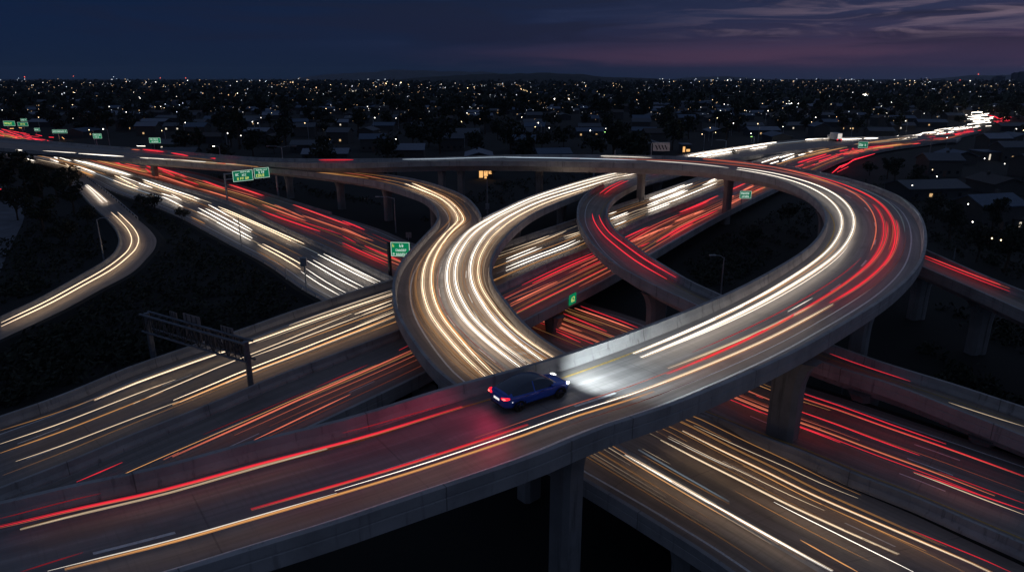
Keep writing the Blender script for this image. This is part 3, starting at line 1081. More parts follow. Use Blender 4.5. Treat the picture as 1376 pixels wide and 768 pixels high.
T("A", "W", "px 450,659 528,635 680,585.5 798,545.5 907,508", 1.3, 2.2)
T("A", "R", "c7 1000,525 1359,415 px 500,635 600,604 680,581 711,571", 2.8, 1.1)
T("A", "R", "c7 0,595 400,490 900,375 1359,250 c8 200,200 480,115", 3.8, 1.3)
T("A", "Y", "c7 80,600 500,495 900,385 1300,280", 2.0, 0.8)
T("A", "R", "c8 0,215 220,160 425,98", 1.3, 0.45)
T("A", "R", "c7 0,555 200,505 400,455", 1.3, 0.3)
T("A", "O", "c7 260,768 500,690 900,580 px 460,662 544,635 680,592.3 764.6,565.5 878,525", 2.4, 0.85)
T("A", "W", "c7 190,768 500,683 900,574 1340,458", 1.6, 1.0)
T("A", "R", "c7 80,768 330,690", 1.2, 0.3)
T("A", "W", "M 660,110 900,115 1110,125", 1.3, 1.2)
T("A", "C", "M 0,122 300,126 530,130 1000,142", 1.2, 0.8)
T("A", "W", "M 1070,148 1365,160 V 250,410 460,428", 1.6, 0.9)
T("A", "C", "N 380,140 700,130 1365,120", 0.9, 0.7)
T("A", "R", "N -180,142 105,140", 1.4, 1.0)
T("A", "P", "V 0,345 300,365 800,425 1060,480", 1.4, 0.6)
T("A", "O", "V 1060,490 1230,545", 1.4, 0.6)
T("A", "R", "D2 0,145 130,168", 1.7, 1.5)
T("A", "R", "D2 130,174 300,185 440,193", 1.5, 1.3)
T("A", "R", "D1 1090,232 1250,250", 1.6, 1.5)
T("A", "P", "D1 1005,232 1070,236", 1.2, 0.8)
# --- loop ramp
T("D", "R", "M 660,550 690,630 760,720 B 830,130 1000,245 1250,365", 1.4, 1.5)
T("D", "R", "M 710,560 750,640 B 780,0 880,95 1050,215 1310,355", 1.4, 1.5)
T("D", "R", "M 720,400 790,340 905,298", 1.2, 1.2)
T("D", "R", "M 755,405 830,340 940,300", 1.2, 1.2)
T("D", "R", "U 1225,425 1365,480 RR 0,455 250,545 530,635", 1.1, 1.0)
T("D", "Y", "BB 1060,95 1200,140 1359,190", 1.3, 0.6)
T("D", "R", "M 1100,245 1175,228", 1.3, 0.9)
# --- exit ramp at the right
T("E", "R", "X 650,475 900,580 1365,745", 1.9, 1.2)
T("E", "R", "X 655,492 880,600 1300,745", 1.4, 0.9)
# --- cream viaduct, left of the S ramp
for sp, w, s in (("J 1190,-45 1070,0 700,140 90,345 I 1100,640 710,768", 1.9, 2.2), ("K 375,455 J 990,0 390,210", 1.0, 1.2), ("J 1175,18 890,125", 1.5, 2.0),
                 ("J 1175,45 945,132", 1.5, 1.8), ("J 880,125 450,280 100,415 H 1190,0 1020,70", 1.2, 1.4), ("J 945,132 600,265 100,450", 1.2, 1.4),
                 ("J 1195,105 1020,175 500,380 105,540 G 300,110 0,200", 1.6, 2.2), ("J 1190,95 900,215", 0.8, 0.9)):
    T("FW", "Y", sp, w, s)
T("FW", "O", "J 1195,132 900,255 600,380 105,570 G 300,130 0,240", 1.9, 1.3)
T("FW", "Y", "J 1195,140 700,345 105,585 G 200,165 60,222", 0.9, 1.2)
T("FW", "O", "H 810,0 500,110 0,275", 1.0, 0.35)
T("FW", "Y", "I 1340,622 1030,740 H 1020,0 600,165 0,375", 1.5, 1.1)
T("FW", "O", "I 1245,715 H 1190,0 700,190 0,445", 1.5, 0.55)
T("FW", "Y", "H 1365,50 1240,90 800,270 120,505", 1.6, 0.9)
T("FW", "O", "I 1230,668 1080,715", 0.9, 0.7)
# right of it
for sp, w, s in (("B 330,35 0,155", 1.1, 1.3), ("B 460,0 30,165", 1.1, 1.2), ("B 575,5 440,45", 1.1, 1.3), ("B 578,15 450,60", 1.0, 1.2)):
    T("FW", "Y", sp, w, s)
for sp, w, s in (("B 230,122 0,215", 1.3, 2.4), ("B 275,127 0,238", 1.3, 2.2), ("B 530,70 0,280", 1.4, 2.6), ("B 565,75 0,305", 1.4, 2.6), ("M 845,535 785,555", 1.2, 2.0),
                 ("M 930,540 795,595", 1.5, 2.6), ("M 940,550 810,605", 1.5, 2.4), ("M 920,605 830,640", 1.4, 2.4), ("M 1365,330 1095,437", 1.7, 3.2), ("M 1365,345 1095,447", 1.3, 2.4),
                 ("M 1365,370 1080,485", 1.7, 3.0), ("M 1365,387 1080,500", 1.4, 2.4), ("M 1265,455 1085,525", 1.5, 2.6), ("M 1270,467 1085,540", 1.4, 2.4),
                 ("V 175,548 0,610", 1.7, 3.0), ("V 140,600 0,650", 1.5, 2.6), ("V 370,545 200,600 0,695", 1.6, 2.4), ("V 370,500 290,540", 2.0, 2.6), ("V 360,520 250,560", 1.4, 2.0)):
    T("FW", "W", sp, w, s)
# --- red viaduct
for c, sp, w, s in (("R", "J 1310,360 1230,400", 1.6, 0.9), ("P", "J 1325,398 1000,540 700,670 480,768 G 900,260 500,430 0,635", 2.0, 1.0),
                    ("P", "G 1365,165 1000,350 625,515", 1.6, 0.9), ("R", "J 990,510 600,680", 1.0, 0.4), ("R", "H 935,515 585,665", 1.6, 1.1),
                    ("P", "H 1365,440 1250,495", 1.7, 0.7), ("R", "G 1095,118 700,300 240,470", 0.9, 0.2),
                    ("R", "B 690,155 400,290 115,412", 1.3, 1.1), ("R", "B 705,172 450,285 200,400", 1.6, 1.4), ("P", "B 735,200 480,320", 0.9, 0.6),
                    ("R", "B 750,218 545,315", 1.1, 1.0), ("P", "B 392,388 35,556", 1.7, 1.2), ("P", "B 385,380 15,530", 1.0, 0.5), ("R", "B 805,265 500,415 85,620", 1.5, 1.3),
                    ("O", "B 690,290 595,335", 1.0, 0.3), ("P", "B 300,480 70,595", 0.8, 0.45), ("P", "B 490,385 350,455", 0.8, 0.3),
                    ("R", "M 1095,650 905,735", 1.7, 1.4), ("P", "M 1270,640 960,768", 2.8, 1.4), ("R", "M 1365,640 1150,768", 1.7, 1.4), ("P", "M 1365,580 1290,615", 1.9, 1.2),
                    ("R", "B 1095,90 1000,130", 1.5, 1.2), ("R", "V 370,640 75,768", 1.8, 1.5), ("R", "V 580,545 460,600", 1.8, 1.5), ("P", "V 640,565 560,602", 2.4, 1.4),
                    ("R", "V 720,580 630,612", 1.9, 1.4), ("P", "V 490,640 455,662", 2.2, 1.2), ("P", "V 540,665 450,712", 1.9, 1.3), ("P", "Z 260,70 50,155", 3.2, 1.3),
                    ("R", "Z 365,70 0,245", 1.6, 1.4), ("R", "Z 180,170 0,268", 1.5, 1.4), ("R", "Z 300,0 80,85", 1.6, 1.4)):
    T("FR", c, sp, w, s)
# --- ground freeway, white side
for c, sp, w, s in (("W", "D1 575,312 750,365 1005,427", 2.2, 3.2), ("W", "D1 640,322 800,372 980,415", 1.5, 2.4), ("W", "D1 570,355 730,410", 2.0, 2.8), ("O", "D1 610,395 710,432", 2.6, 0.7),
                    ("Y", "D1 875,430 1060,522", 1.6, 2.4), ("W", "D1 920,435 1165,525", 1.7, 2.8), ("Y", "D1 865,465 1055,535", 1.6, 2.2), ("W", "D1 1090,460 1365,555 D2 220,500", 1.8, 2.8),
                    ("Y", "D1 1100,478 1365,577 D2 205,512", 1.5, 2.0), ("W", "D1 1235,567 1365,612", 1.6, 2.6), ("W", "D1 1235,592 1365,642 D2 80,560", 1.8, 3.0),
                    ("W", "D2 0,460 80,505", 1.4, 2.2), ("W", "D2 285,540 620,735", 1.5, 2.8), ("W", "D2 265,570 610,748", 1.5, 2.8), ("Y", "D2 360,555 620,665 860,768 D8 1015,155", 1.5, 2.6),
                    ("Y", "D2 380,577 600,672 830,768 D8 975,162", 1.4, 2.4), ("W", "D2 210,565 560,768 D8 630,112", 1.5, 2.8), ("W", "D2 200,592 520,768 D8 615,130", 1.5, 2.6),
                    ("O", "D2 150,632 260,685", 1.3, 0.5), ("Y", "D8 660,160 990,350", 1.5, 2.4), ("Y", "D8 700,155 935,280 1030,330", 1.5, 2.4), ("W", "D8 990,365 1285,548", 1.3, 2.4),
                    ("W", "D8 1030,345 1335,530", 1.3, 2.2), ("O", "D8 655,210 875,340", 0.9, 0.4), ("W", "D8 1030,280 1365,465 K 115,443", 1.4, 2.6), ("W", "D8 1085,280 1365,432 K 160,430", 1.4, 2.6),
                    ("W", "D8 1120,238 1365,357 K 245,400", 1.4, 2.8), ("W", "D8 1165,232 1365,332 K 290,388", 1.3, 2.6), ("W", "D8 1210,257 1365,345 K 270,395", 0.9, 1.8),
                    ("W", "D1 385,305 450,328", 1.7, 2.4), ("W", "D1 490,305 540,318", 1.8, 2.4), ("Y", "D1 500,340 540,370", 1.6, 1.6), ("W", "D1 165,290 260,320", 2.0, 2.8), ("W", "D1 355,355 475,402", 2.0, 2.8),
                    ("W", "D1 575,440 600,452", 1.8, 2.4)):
    T("GW", c, sp, w, s)
# --- ground freeway, red side
for c, sp, w, s in (("R", "D1 880,335 1075,388", 1.9, 1.5), ("R", "D1 960,340 1070,362", 1.8, 1.3), ("R", "D1 1115,358 1210,382", 1.7, 1.3), ("R", "D1 1110,378 1150,408", 1.7, 1.3),
                    ("R", "D1 1170,360 1365,425 D2 130,330", 2.4, 1.5), ("P", "D1 1190,420 1365,490 D2 190,402", 1.9, 1.1), ("R", "D1 1220,385 1335,436", 1.7, 1.2), ("R", "D2 85,345 210,387", 1.5, 1.1),
                    ("R", "D2 240,355 415,418", 2.6, 1.4), ("P", "D2 220,415 430,490 600,542", 1.9, 1.2), ("R", "D2 445,385 705,472", 2.2, 1.5), ("P", "D2 440,420 630,472", 1.4, 0.5),
                    ("P", "D2 690,540 860,592 1020,665", 1.9, 1.0), ("R", "D2 675,585 900,655 1130,745", 1.7, 1.3), ("P", "D2 790,540 1020,640", 1.9, 0.9), ("R", "D2 930,540 1150,615 1365,700", 1.9, 1.5),
                    ("P", "D2 1000,620 1365,742 N 170,745", 1.6, 0.8), ("R", "D2 800,600 1300,768", 1.1, 0.8), ("R", "N 0,605 170,675", 1.6, 1.4), ("P", "N 0,660 180,742", 1.6, 0.9), ("R", "N 0,720 100,768 K 100,92", 1.3, 0.9),
                    ("R", "K 0,90 355,250", 1.6, 1.2), ("R", "K 170,115 440,225", 1.7, 1.2), ("R", "K 0,110 330,258", 1.2, 0.7), ("P", "K 60,10 240,78", 1.2, 0.6),
                    ("P", "B 525,590 975,752", 1.6, 1.2), ("R", "B 570,575 1010,740", 1.3, 1.1), ("R", "B 440,632 770,768", 1.5, 1.2), ("P", "B 360,680 580,768", 2.8, 0.6), ("O", "B 470,620 740,722", 1.4, 0.2),
                    ("R", "Q 1180,255 1365,340", 1.4, 1.2), ("R", "BB 440,45 700,135 1050,260", 1.5, 1.1), ("R", "BB 435,65 900,220 1359,390", 2.0, 1.2), ("R", "BB 430,118 700,215 945,305", 1.6, 1.2), ("R", "BB 425,178 630,255", 1.7, 1.3),
                    ("R", "BB 295,68 322,80", 1.6, 1.2), ("R", "BB 240,105 317,137", 1.6, 1.2), ("R", "BB 920,370 1150,450 1359,522", 1.6, 1.1), ("Y", "BB 922,374 1150,460 1359,540", 1.6, 0.8), ("R", "BB 1020,370 1359,495", 1.1, 0.7)):
    T("GR", c, sp, w, s)
# --- ground ramp
T("C", "Y", "L0 850,85 940,170 1000,270 980,360 850,480 600,640 360,768 I 0,187", 1.5, 2.4)
T("C", "Y", "L0 895,85 1000,170 1050,250 1040,330 900,480 650,640 430,768 I 0,215", 1.5, 2.4)
T("C", "W", "D1 650,505 710,560 790,642", 1.8, 2.4)
T("C", "W", "D1 660,500 740,560 820,635", 2.0, 2.6)
# --- far right end of the freeway
for sp, w in (("V 140,342 300,310 600,265 900,225 1100,210 1365,208", 1.2), ("V 235,350 400,315 520,300", 1.4), ("V 615,285 745,265", 1.3), ("Y6 0,325 160,320", 1.2), ("Y6 175,318 285,316", 1.1), ("V 200,345 420,303 640,268", 1.0)):
    T("SR", "W", sp, w, 3.4, 0.0, False)
for sp, w in (("V 625,385 725,355", 2.0), ("V 750,335 840,320", 2.0),
              ("V 700,390 830,345", 2.4), ("V 860,375 950,340", 2.0), ("V 760,400 830,378", 2.0), ("V 870,320 1080,275", 2.0), ("V 840,350 960,315", 2.0), ("V 985,332 1040,318", 1.7),
              ("V 1090,280 1220,258", 1.7), ("V 1065,308 1175,285", 2.0), ("V 1190,285 1350,262", 2.4), ("Y6 0,378 40,372", 2.2), ("Y6 50,357 115,350", 2.4),
              ("Y6 200,350 318,336", 2.0), ("Y6 420,327 445,322", 2.4), ("Y6 465,330 620,285 785,255", 2.0), ("Y6 540,318 800,275", 1.8), ("Y6 790,247 860,235", 1.6), ("Y6 870,241 895,239", 2.4),
              ("Y6 820,272 860,267", 2.0), ("Y6 965,236 1000,232", 1.8), ("Y6 950,140 1000,134", 2.6), ("Y6 985,121 1080,117", 2.4), ("Y6 1000,155 1060,150", 2.8), ("Y6 990,171 1080,165", 3.0),
              ("Y6 1010,186 1100,190", 3.0), ("Y6 970,211 1090,196", 3.0), ("Y6 1095,179 1135,186", 2.4), ("Y6 1195,112 1275,107", 3.4)):
    T("far", "W", sp, w * 1.25, 3.2)
for sp, w in (("V 910,410 1260,305", 2.6), ("V 960,420 1020,405", 2.2), ("V 1010,435 1110,400", 2.2), ("V 1050,385 1230,330", 2.2), ("V 1140,380 1320,320", 2.6), ("V 1300,302 1365,288", 2.2),
              ("V 1240,470 1300,420 1365,393", 1.8), ("V 1280,462 1365,420", 1.6), ("Y6 0,545 100,480 260,435", 1.7), ("Y6 0,405 100,395", 2.0), ("Y6 80,420 190,403", 2.4), ("Y6 210,386 290,377", 2.0),
              ("Y6 250,412 290,405", 2.0), ("Y6 310,371 360,364", 1.9), ("Y6 415,359 465,362", 2.0), ("Y6 530,351 640,330", 2.4), ("Y6 545,361 610,357", 2.0), ("Y6 710,321 780,318", 3.0),
              ("Y6 850,290 900,284", 2.4), ("Y6 960,264 1015,265", 3.0), ("Y6 1045,259 1070,256", 1.8), ("Y6 1085,135 1150,145", 2.2), ("Y6 1140,146 1230,166", 2.4), ("Y6 1190,162 1290,181", 2.4),
              ("Y6 1160,212 1240,199", 2.4), ("Y6 1165,231 1265,212", 2.4)):
    T("far", "R", sp, w, 1.5)
# --- far left end of the freeway
for c, sp, w in (("R", "D1 60,95 165,130", 2.2), ("R", "D1 120,145 250,167", 2.0), ("R", "D1 180,120 240,136", 1.8), ("R", "D1 250,150 300,166", 2.0), ("R", "D1 310,190 470,226", 2.2), ("R", "D1 330,172 500,216", 2.2),
                 ("R", "D1 360,164 430,185", 1.8), ("R", "D1 505,198 580,210", 2.2), ("R", "D1 550,229 600,240", 1.9), ("R", "D1 605,234 665,241", 2.2), ("R", "D1 680,232 755,250", 2.0), ("R", "D1 -20,82 25,100", 3.0),
                 ("R", "D1 -20,118 30,130", 2.6), ("R", "D1 80,124 130,135", 2.2), ("R", "D1 245,180 300,190", 1.8), ("R", "D1 275,120 320,128", 2.2), ("R", "D1 375,138 410,140", 2.2),
                 ("O", "D1 75,73 105,72", 2.2), ("O", "D1 145,66 170,69", 2.2), ("O", "D1 475,139 490,152", 2.6), ("P", "D1 830,214 872,217", 1.8),
                 ("W", "D1 -20,155 40,185", 3.4), ("W", "D1 50,178 115,192", 3.2), ("W", "D1 130,200 205,213", 3.0), ("W", "D1 -20,217 40,226", 2.2), ("W", "D1 1045,205 1110,207", 1.8)):
    T("far", c, sp, w, {"R": 1.6, "O": 1.4, "P": 1.0, "W": 2.8}[c])

# faint streaks of passing traffic between the bright ones
frng = random.Random(5)
for rk, n_, cs, ta, tb in (("FW", 34, "OYO", .03, .75), ("FR", 44, "OPPO", .03, .75), ("GW", 30, "YOC", .03, .75), ("GR", 46, "POPO", .03, .7), ("SL", 24, "OYO", .34, .75), ("SR", 26, "OYC", .1, .75),
                           ("A", 14, "PCP", .06, .5), ("GR", 34, "PORP", .74, .92), ("SL", 16, "OYO", .76, .92), ("SR", 22, "OYO", .76, .92), ("FR", 12, "PRP", .1, .3)):
    rd = ROADS[rk]
    for _ in range(n_):
        t0_ = frng.uniform(ta, tb)
        t1_ = t0_ + frng.uniform(0.05, 0.18)
        v_ = frng.uniform(0.22, 0.85)
        p3 = [rd.pt(t_ * (rd.N - 1), v_, rd.lift) for t_ in (t0_, (t0_ + t1_) / 2, t1_)]
        if min(p_[1] for p_ in p3) < 12 or (rk == "A" and v_ < 0.52):
            continue
        pxs = []
        for p_ in p3:
            cc, ss = math.cos(PITCH), math.sin(PITCH)
            dp = p_[1] * cc + (H - p_[2]) * ss
            pxs.append((688 + F * p_[0] / dp, 384 - F * (p_[1] * ss + (p_[2] - H) * cc) / dp))
        if all(-40 < a < 1416 and c_ < 800 for a, c_ in pxs):
            T(rk, frng.choice(cs), "px " + " ".join("%.2f,%.2f" % a for a in pxs), frng.uniform(0.5, 1.0), frng.choice([0.12, 0.2, 0.3, 0.45, 0.7] if rk in ("FW", "FR", "GW", "GR") else [0.1, 0.18, 0.28, 0.4]), 0.0, False)

for _ in range(46):
    f_ = frng.random()
    x_, y_ = 150 * f_, 176 + 38 * f_ + frng.gauss(0, 3.2) * (1 - 0.3 * f_)
    T("far", "R", "px %.1f,%.1f %.1f,%.1f" % (x_, y_, x_ + frng.uniform(6, 22), y_ + frng.uniform(1.5, 5)), frng.uniform(0.8, 1.7), 1.4)
for _ in range(16):
    f_ = frng.random()
    x_, y_ = 90 * f_ - 10, 184 + 26 * f_ + frng.gauss(0, 3)
    T("far", "W", "px %.1f,%.1f %.1f,%.1f" % (x_, y_, x_ + frng.uniform(6, 18), y_ + frng.uniform(1.5, 4)), frng.uniform(0.9, 1.9), 2.6)
for c_, dy, n_ in (("W", -3.5, 46), ("R", 4.5, 40)):
    for _ in range(n_):
        f_ = frng.random()
        x_ = 1120 + 180 * f_
        y_ = 203 - 30 * f_ + dy * (1.2 - 0.6 * f_) + frng.gauss(0, 1.5)
        T("far", c_, "px %.1f,%.1f %.1f,%.1f" % (x_, y_, x_ + frng.uniform(5, 20), y_ - frng.uniform(0.6, 2.6)), frng.uniform(0.9, 1.8), 2.8 if c_ == "W" else 1.4)
for _ in range(26):
    T("far", "W", "px %.1f,%.1f %.1f,%.1f" % ((lambda x_, y_: (x_, y_, x_ + frng.uniform(4, 12), y_ - 0.6))(frng.gauss(1314, 9), frng.gauss(160, 4.5))), frng.uniform(1.2, 2.2), 3.0)
for _ in range(16):
    T("far", "R", "px %.1f,%.1f %.1f,%.1f" % ((lambda x_, y_: (x_, y_, x_ + frng.uniform(5, 12), y_ + 0.8))(frng.gauss(1342, 8), frng.gauss(160, 4.5))), frng.uniform(1.0, 1.8), 1.5)

# labels: colour, place and order of each trail
SECT = {"A": "inner parapet", "SL": "outer parapet", "SR": "inside parapet", "D": "outer parapet", "E": "far parapet", "FW": "far parapet", "FR": "median wall",
        "GW": "median wall", "GR": "far barrier", "C": "kerb wall"}
ZONE = {"A": lambda x, y: "flyover's skyline stretch" if y < 232 else ("flyover around the car" if x < 850 else "flyover's big bend"),
        "SL": lambda x, y: "S-ramp's far approach" if y < 245 else ("viaduct emerging below the flyover" if x > 740 else "S-shaped ramp"),
        "SR": lambda x, y: "lit road emerging below the flyover" if y > 540 else "ramp merging into the S-bend",
        "D": lambda x, y: "loop ramp" if x < 960 else "loop ramp beyond the flyover", "E": lambda x, y: "exit ramp behind the bend",
        "FW": lambda x, y: "cream viaduct by the truss gantry" if x < 600 else "cream viaduct beneath the loop",
        "FR": lambda x, y: "red viaduct by the car flyover" if x < 600 else "red viaduct beneath the loop",
        "GW": lambda x, y: "freeway's white lit side", "GR": lambda x, y: "red freeway side by sign boards" if x < 570 else ("gap below number sign" if x < 900 else "freeway beyond the flyover pier"),
        "C": lambda x, y: "curling ground ramp"}
ORD = "first second third fourth fifth sixth seventh eighth ninth tenth eleventh twelfth".split()


def nth(n):
    n += 1
    if n <= 12:
        return ORD[n - 1]
    suf = "th" if 10 < n % 100 < 14 else {1: "st", 2: "nd", 3: "rd"}.get(n % 10, "th")
    return "%d%s" % (n, suf)


# the 296 trails that show largest stay things; the rest of the streaks become one mass
def seen_size(tr):
    l2 = math.hypot(*(np.array(tr[9][-1]) - np.array(tr[9][0])))
    return (l2 + 3) * min(tr[3], 3) * (1.0 if tr[0]["s"] > 0.5 else 0.4)


TRAILS.sort(key=seen_size, reverse=True)
rest = MB()
rest_m = []
for tr in TRAILS[296:]:
    o_ = tr[0]
    m_ = o_.data.materials[0]
    if m_ not in rest_m:
        rest_m.append(m_)
    rest.add([v.co for v in o_.data.vertices], [tuple(p.vertices) for p in o_.data.polygons], rest_m.index(m_))
    bpy.data.objects.remove(o_)
kind(rest.build("light_streaks", rest_m), "stuff")
FARV = [tr for tr in TRAILS[:296] if tr[1] == "far"]
TRAILS = TRAILS[:296]
for tr in TRAILS:
    del tr[0]["s"]
by = {}
for tr in TRAILS:
    o, rk, c, w, tt, vv, dep, mean, ln, pts_ = tr
    zone = ("distant freeway beside far sign boards" if mean[0] < 400 else "distant freeway past the box truck") if rk == "far" else ZONE[rk](*mean)
    by.setdefault((rk, c, zone), []).append(tr)
for (rk, c, zone), lst in by.items():
    cn = COLS[c][0]
    lst.sort(key=(lambda t: t[8]) if rk == "far" else (lambda t: t[5]))
    for i, tr in enumerate(lst):
        adj = "" if rk == "far" else ("thick " if tr[3] >= 2.2 else "thin " if tr[3] <= 1.1 else "") + ("long " if tr[8] > 45 else "short " if tr[8] < 12 else "")
        if rk == "far":
            how = "%s by length" % nth(i) if len(lst) > 1 else "only one"
        else:
            how = "%s from the %s" % (nth(i), SECT[rk]) if len(lst) > 1 else "only one that colour"
        tag(tr[0], "%s%s light trail, %s, %s" % (adj, cn, how, zone), "light trail", "%s light trails on the %s" % (cn, zone))
# ------------------------------------------------------------------ the dark blue car
M_CAR = plain("car_paint_blue", (0.022, 0.10, 0.60), 0.18, 0.1, 0.06, 2.0, coat=1.0)
M_GLASS = plain("car_glass", (0.022, 0.036, 0.070), 0.08, 0.0, 0.1, coat=1.0)
M_BLACK = plain("black_trim", (0.012, 0.012, 0.013), 0.5)
M_TYRE = plain("tyre_rubber", (0.014, 0.014, 0.014), 0.8)
M_RIM = plain("dark_alloy", (0.10, 0.10, 0.11), 0.3, 0.8)
M_HEADL = glow("headlight_glow", (1.0, 0.97, 0.92), 14)
M_TAIL = glow("tail_light_glow", (1.0, 0.015, 0.03), 2)
M_TAILC = glow("tail_light_core", (1.0, 0.12, 0.11), 3)
M_PLATE = glow("lit_number_plate", (1.0, 0.97, 0.95), 0.9)
M_DARKPAINT = plain("car_paint_black", (0.02, 0.02, 0.025), 0.3, 0.3, 0.1, coat=0.8)


def even_out(l):
    """a lens that spreads its light: falls off with distance, not with its square"""
    l.use_nodes = True
    em = next(n for n in l.node_tree.nodes if n.type == "EMISSION")
    fo = l.node_tree.nodes.new("ShaderNodeLightFalloff")
    fo.inputs[0].default_value = 1.0
    fo.inputs[1].default_value = 1.5
    l.node_tree.links.new(fo.outputs["Linear"], em.inputs["Strength"])


def make_car(name, label, paint, loc, rz, lamps=True):
    root = empty(name, label, "car", loc, rz)
    xs = [-2.37, -2.33, -2.22, -2.05, -1.85, -1.6, -1.35, -1.05, -0.75, -0.42, -0.34, 0.0, 0.3, 0.55, 0.8, 1.05, 1.32, 1.55, 1.8, 2.02, 2.2, 2.31, 2.37]
    f = lambda pts: np.interp(xs, [p[0] for p in pts], [p[1] for p in pts])
    hw = f([(-2.37, 0.70), (-2.28, 0.83), (-2.05, 0.905), (-1.6, 0.945), (0, 0.95), (1.4, 0.935), (1.9, 0.89), (2.2, 0.76), (2.37, 0.55)])
    zb = f([(-2.37, 0.42), (-2.2, 0.33), (-1.9, 0.27), (1.9, 0.25), (2.2, 0.27), (2.37, 0.36)])
    belt = f([(-2.37, 0.92), (-2.2, 1.04), (-1.8, 1.06), (-1, 1.03), (1.0, 0.97), (1.35, 0.94), (1.8, 0.88), (2.1, 0.80), (2.3, 0.68), (2.37, 0.58)])
    top = f([(-2.37, 0.98), (-2.25, 1.12), (-2.05, 1.18), (-1.7, 1.32), (-1.2, 1.48), (-0.75, 1.58), (-0.3, 1.625), (0.1, 1.62), (0.45, 1.56), (0.8, 1.40), (1.1, 1.20), (1.36, 1.02), (1.7, 0.98), (2.0, 0.92), (2.2, 0.82), (2.32, 0.70), (2.37, 0.62)])
    hr = f([(-2.37, 0.60), (-2.2, 0.74), (-2.0, 0.72), (-1.6, 0.66), (-1, 0.64), (0.3, 0.64), (0.8, 0.68), (1.3, 0.78), (1.7, 0.76), (2.1, 0.66), (2.37, 0.40)])
    ring, n = [], 0
    vs = []
    for i, x in enumerate(xs):
        h, z0, bl, tp, r = hw[i], zb[i], belt[i], top[i], hr[i]
        half = [(0, z0), (h * 0.86, z0), (h * 0.96, z0 + 0.14), (h, (z0 + bl) / 2 + 0.04), (h * 0.985, bl - 0.06), (h * 0.95, bl), (r, tp - 0.06 if tp - bl > 0.12 else (tp + bl) / 2), (r * 0.72, tp - 0.012), (0, tp)]
        rg = half + [(-a, c) for a, c in half[-2:0:-1]]
        n = len(rg)
        vs += [(x, -a, c) for a, c in rg]
    groups = {"body": [], "side_window": [], "windshield": [], "rear_window": [], "roof_glass": []}
    for i in range(len(xs) - 1):
        xm = (xs[i] + xs[i + 1]) / 2
        for k in range(n):
            k2 = (k + 1) % n
            fc = (i * n + k, (i + 1) * n + k, (i + 1) * n + k2, i * n + k2)
            kk = k if k < 8 else n - 1 - k
            g = "body"
            if kk == 5 and -1.85 < xm < 1.05 and not -0.42 < xm < -0.34:
                g = "side_window"
            elif kk in (6, 7) and 0.5 < xm < 1.33:
                g = "windshield"
            elif kk in (6, 7) and -2.1 < xm < -1.05:
                g = "rear_window"
            elif kk in (6, 7) and -1.05 < xm < 0.5:
                g = "roof_glass"
            groups[g].append(fc)
    groups["body"] += [tuple(range(n)), tuple((len(xs) - 1) * n + k for k in range(n - 1, -1, -1))]
    for g, fs in groups.items():
        used = sorted({i for fc in fs for i in fc})
        ix = {u: k for k, u in enumerate(used)}
        mesh(g, [vs[u] for u in used], [tuple(ix[i] for i in fc) for fc in fs], paint if g == "body" else M_GLASS, root, smooth=True)
    for sx in (-1.445, 1.445):
        for sy in (-1, 1):
            w = empty("wheel", "", "")
            del w["label"], w["category"]
            w.parent = root
            w.location = (sx, sy * 0.855, 0.36)
            t = MB()
            prof = [(0.22, -0.10), (0.33, -0.115), (0.36, -0.08), (0.36, 0.08), (0.33, 0.115), (0.22, 0.10)]
            N = 28
            tv, tf = [], []
            for k in range(N):
                a = 2 * math.pi * k / N
                tv += [(math.cos(a) * r_, y_, math.sin(a) * r_) for r_, y_ in prof]
            m_ = len(prof)
            for k in range(N):
                k2 = (k + 1) % N
                for q in range(m_):
                    q2 = (q + 1) % m_
                    tf.append((k * m_ + q, k2 * m_ + q, k2 * m_ + q2, k * m_ + q2))
            mesh("tyre", tv, tf, M_TYRE, w, smooth=True)
            rb = MB()
            for k in range(5):
                a = 2 * math.pi * k / 5
                rb.tube([(0.03 * math.cos(a), sy * 0.085, 0.03 * math.sin(a)), (0.235 * math.cos(a), sy * 0.095, 0.235 * math.sin(a))], 0.035, 5)
            rb.tube([(0, sy * 0.05, 0), (0, sy * 0.11, 0)], 0.05, 10)
            rb.build("rim", M_RIM, w)
            ar = MB()
            for k in range(15):
                a0, a1 = math.pi * (k - 1) / 13, math.pi * k / 13
                q = [(sx + math.cos(t_) * r_, sy * y_, 0.36 + math.sin(t_) * r_) for t_, r_, y_ in ((a0, 0.375, 0.90), (a1, 0.375, 0.90), (a1, 0.44, 0.958), (a0, 0.44, 0.958))]
                ar.add(q, [(0, 1, 2, 3)])
                q = [(sx + math.cos(t_) * r_, sy * y_, 0.36 + math.sin(t_) * r_) for t_, r_, y_ in ((a0, 0.375, 0.90), (a1, 0.375, 0.90), (a1, 0.0, 0.952), (a0, 0.0, 0.952))]
            ar.build("wheel_arch", M_BLACK, root)
    # trim
    for sy in (-1, 1):
        MB().box((-1.0, sy * 0.915 - 0.02, 0.26), (1.0, sy * 0.915 + 0.02, 0.36)).build("sill", M_BLACK, root)
        mr = MB()
        mr.box((0.78, min(sy * 0.93, sy * 1.10), 0.98), (0.98, max(sy * 0.93, sy * 1.10), 1.12))
        mr.build("mirror", paint, root)
        hnd = MB()
        for x in (-0.95, 0.12):
            hnd.box((x - 0.11, sy * 0.945 - 0.012, 0.885), (x + 0.11, sy * 0.945 + 0.018, 0.915))
        for k, x in enumerate((-0.95, 0.12)):
            MB().box((x - 0.11, sy * 0.945 - 0.012, 0.885), (x + 0.11, sy * 0.945 + 0.018, 0.915)).build("door_handle", M_RIM, root)
        h = MB().tube([(2.06, sy * 0.80, 0.79), (2.2, sy * 0.71, 0.77), (2.3, sy * 0.60, 0.72)], [0.055, 0.08, 0.05], 8).build("headlight", M_HEADL if lamps else M_GLASS, root, True)
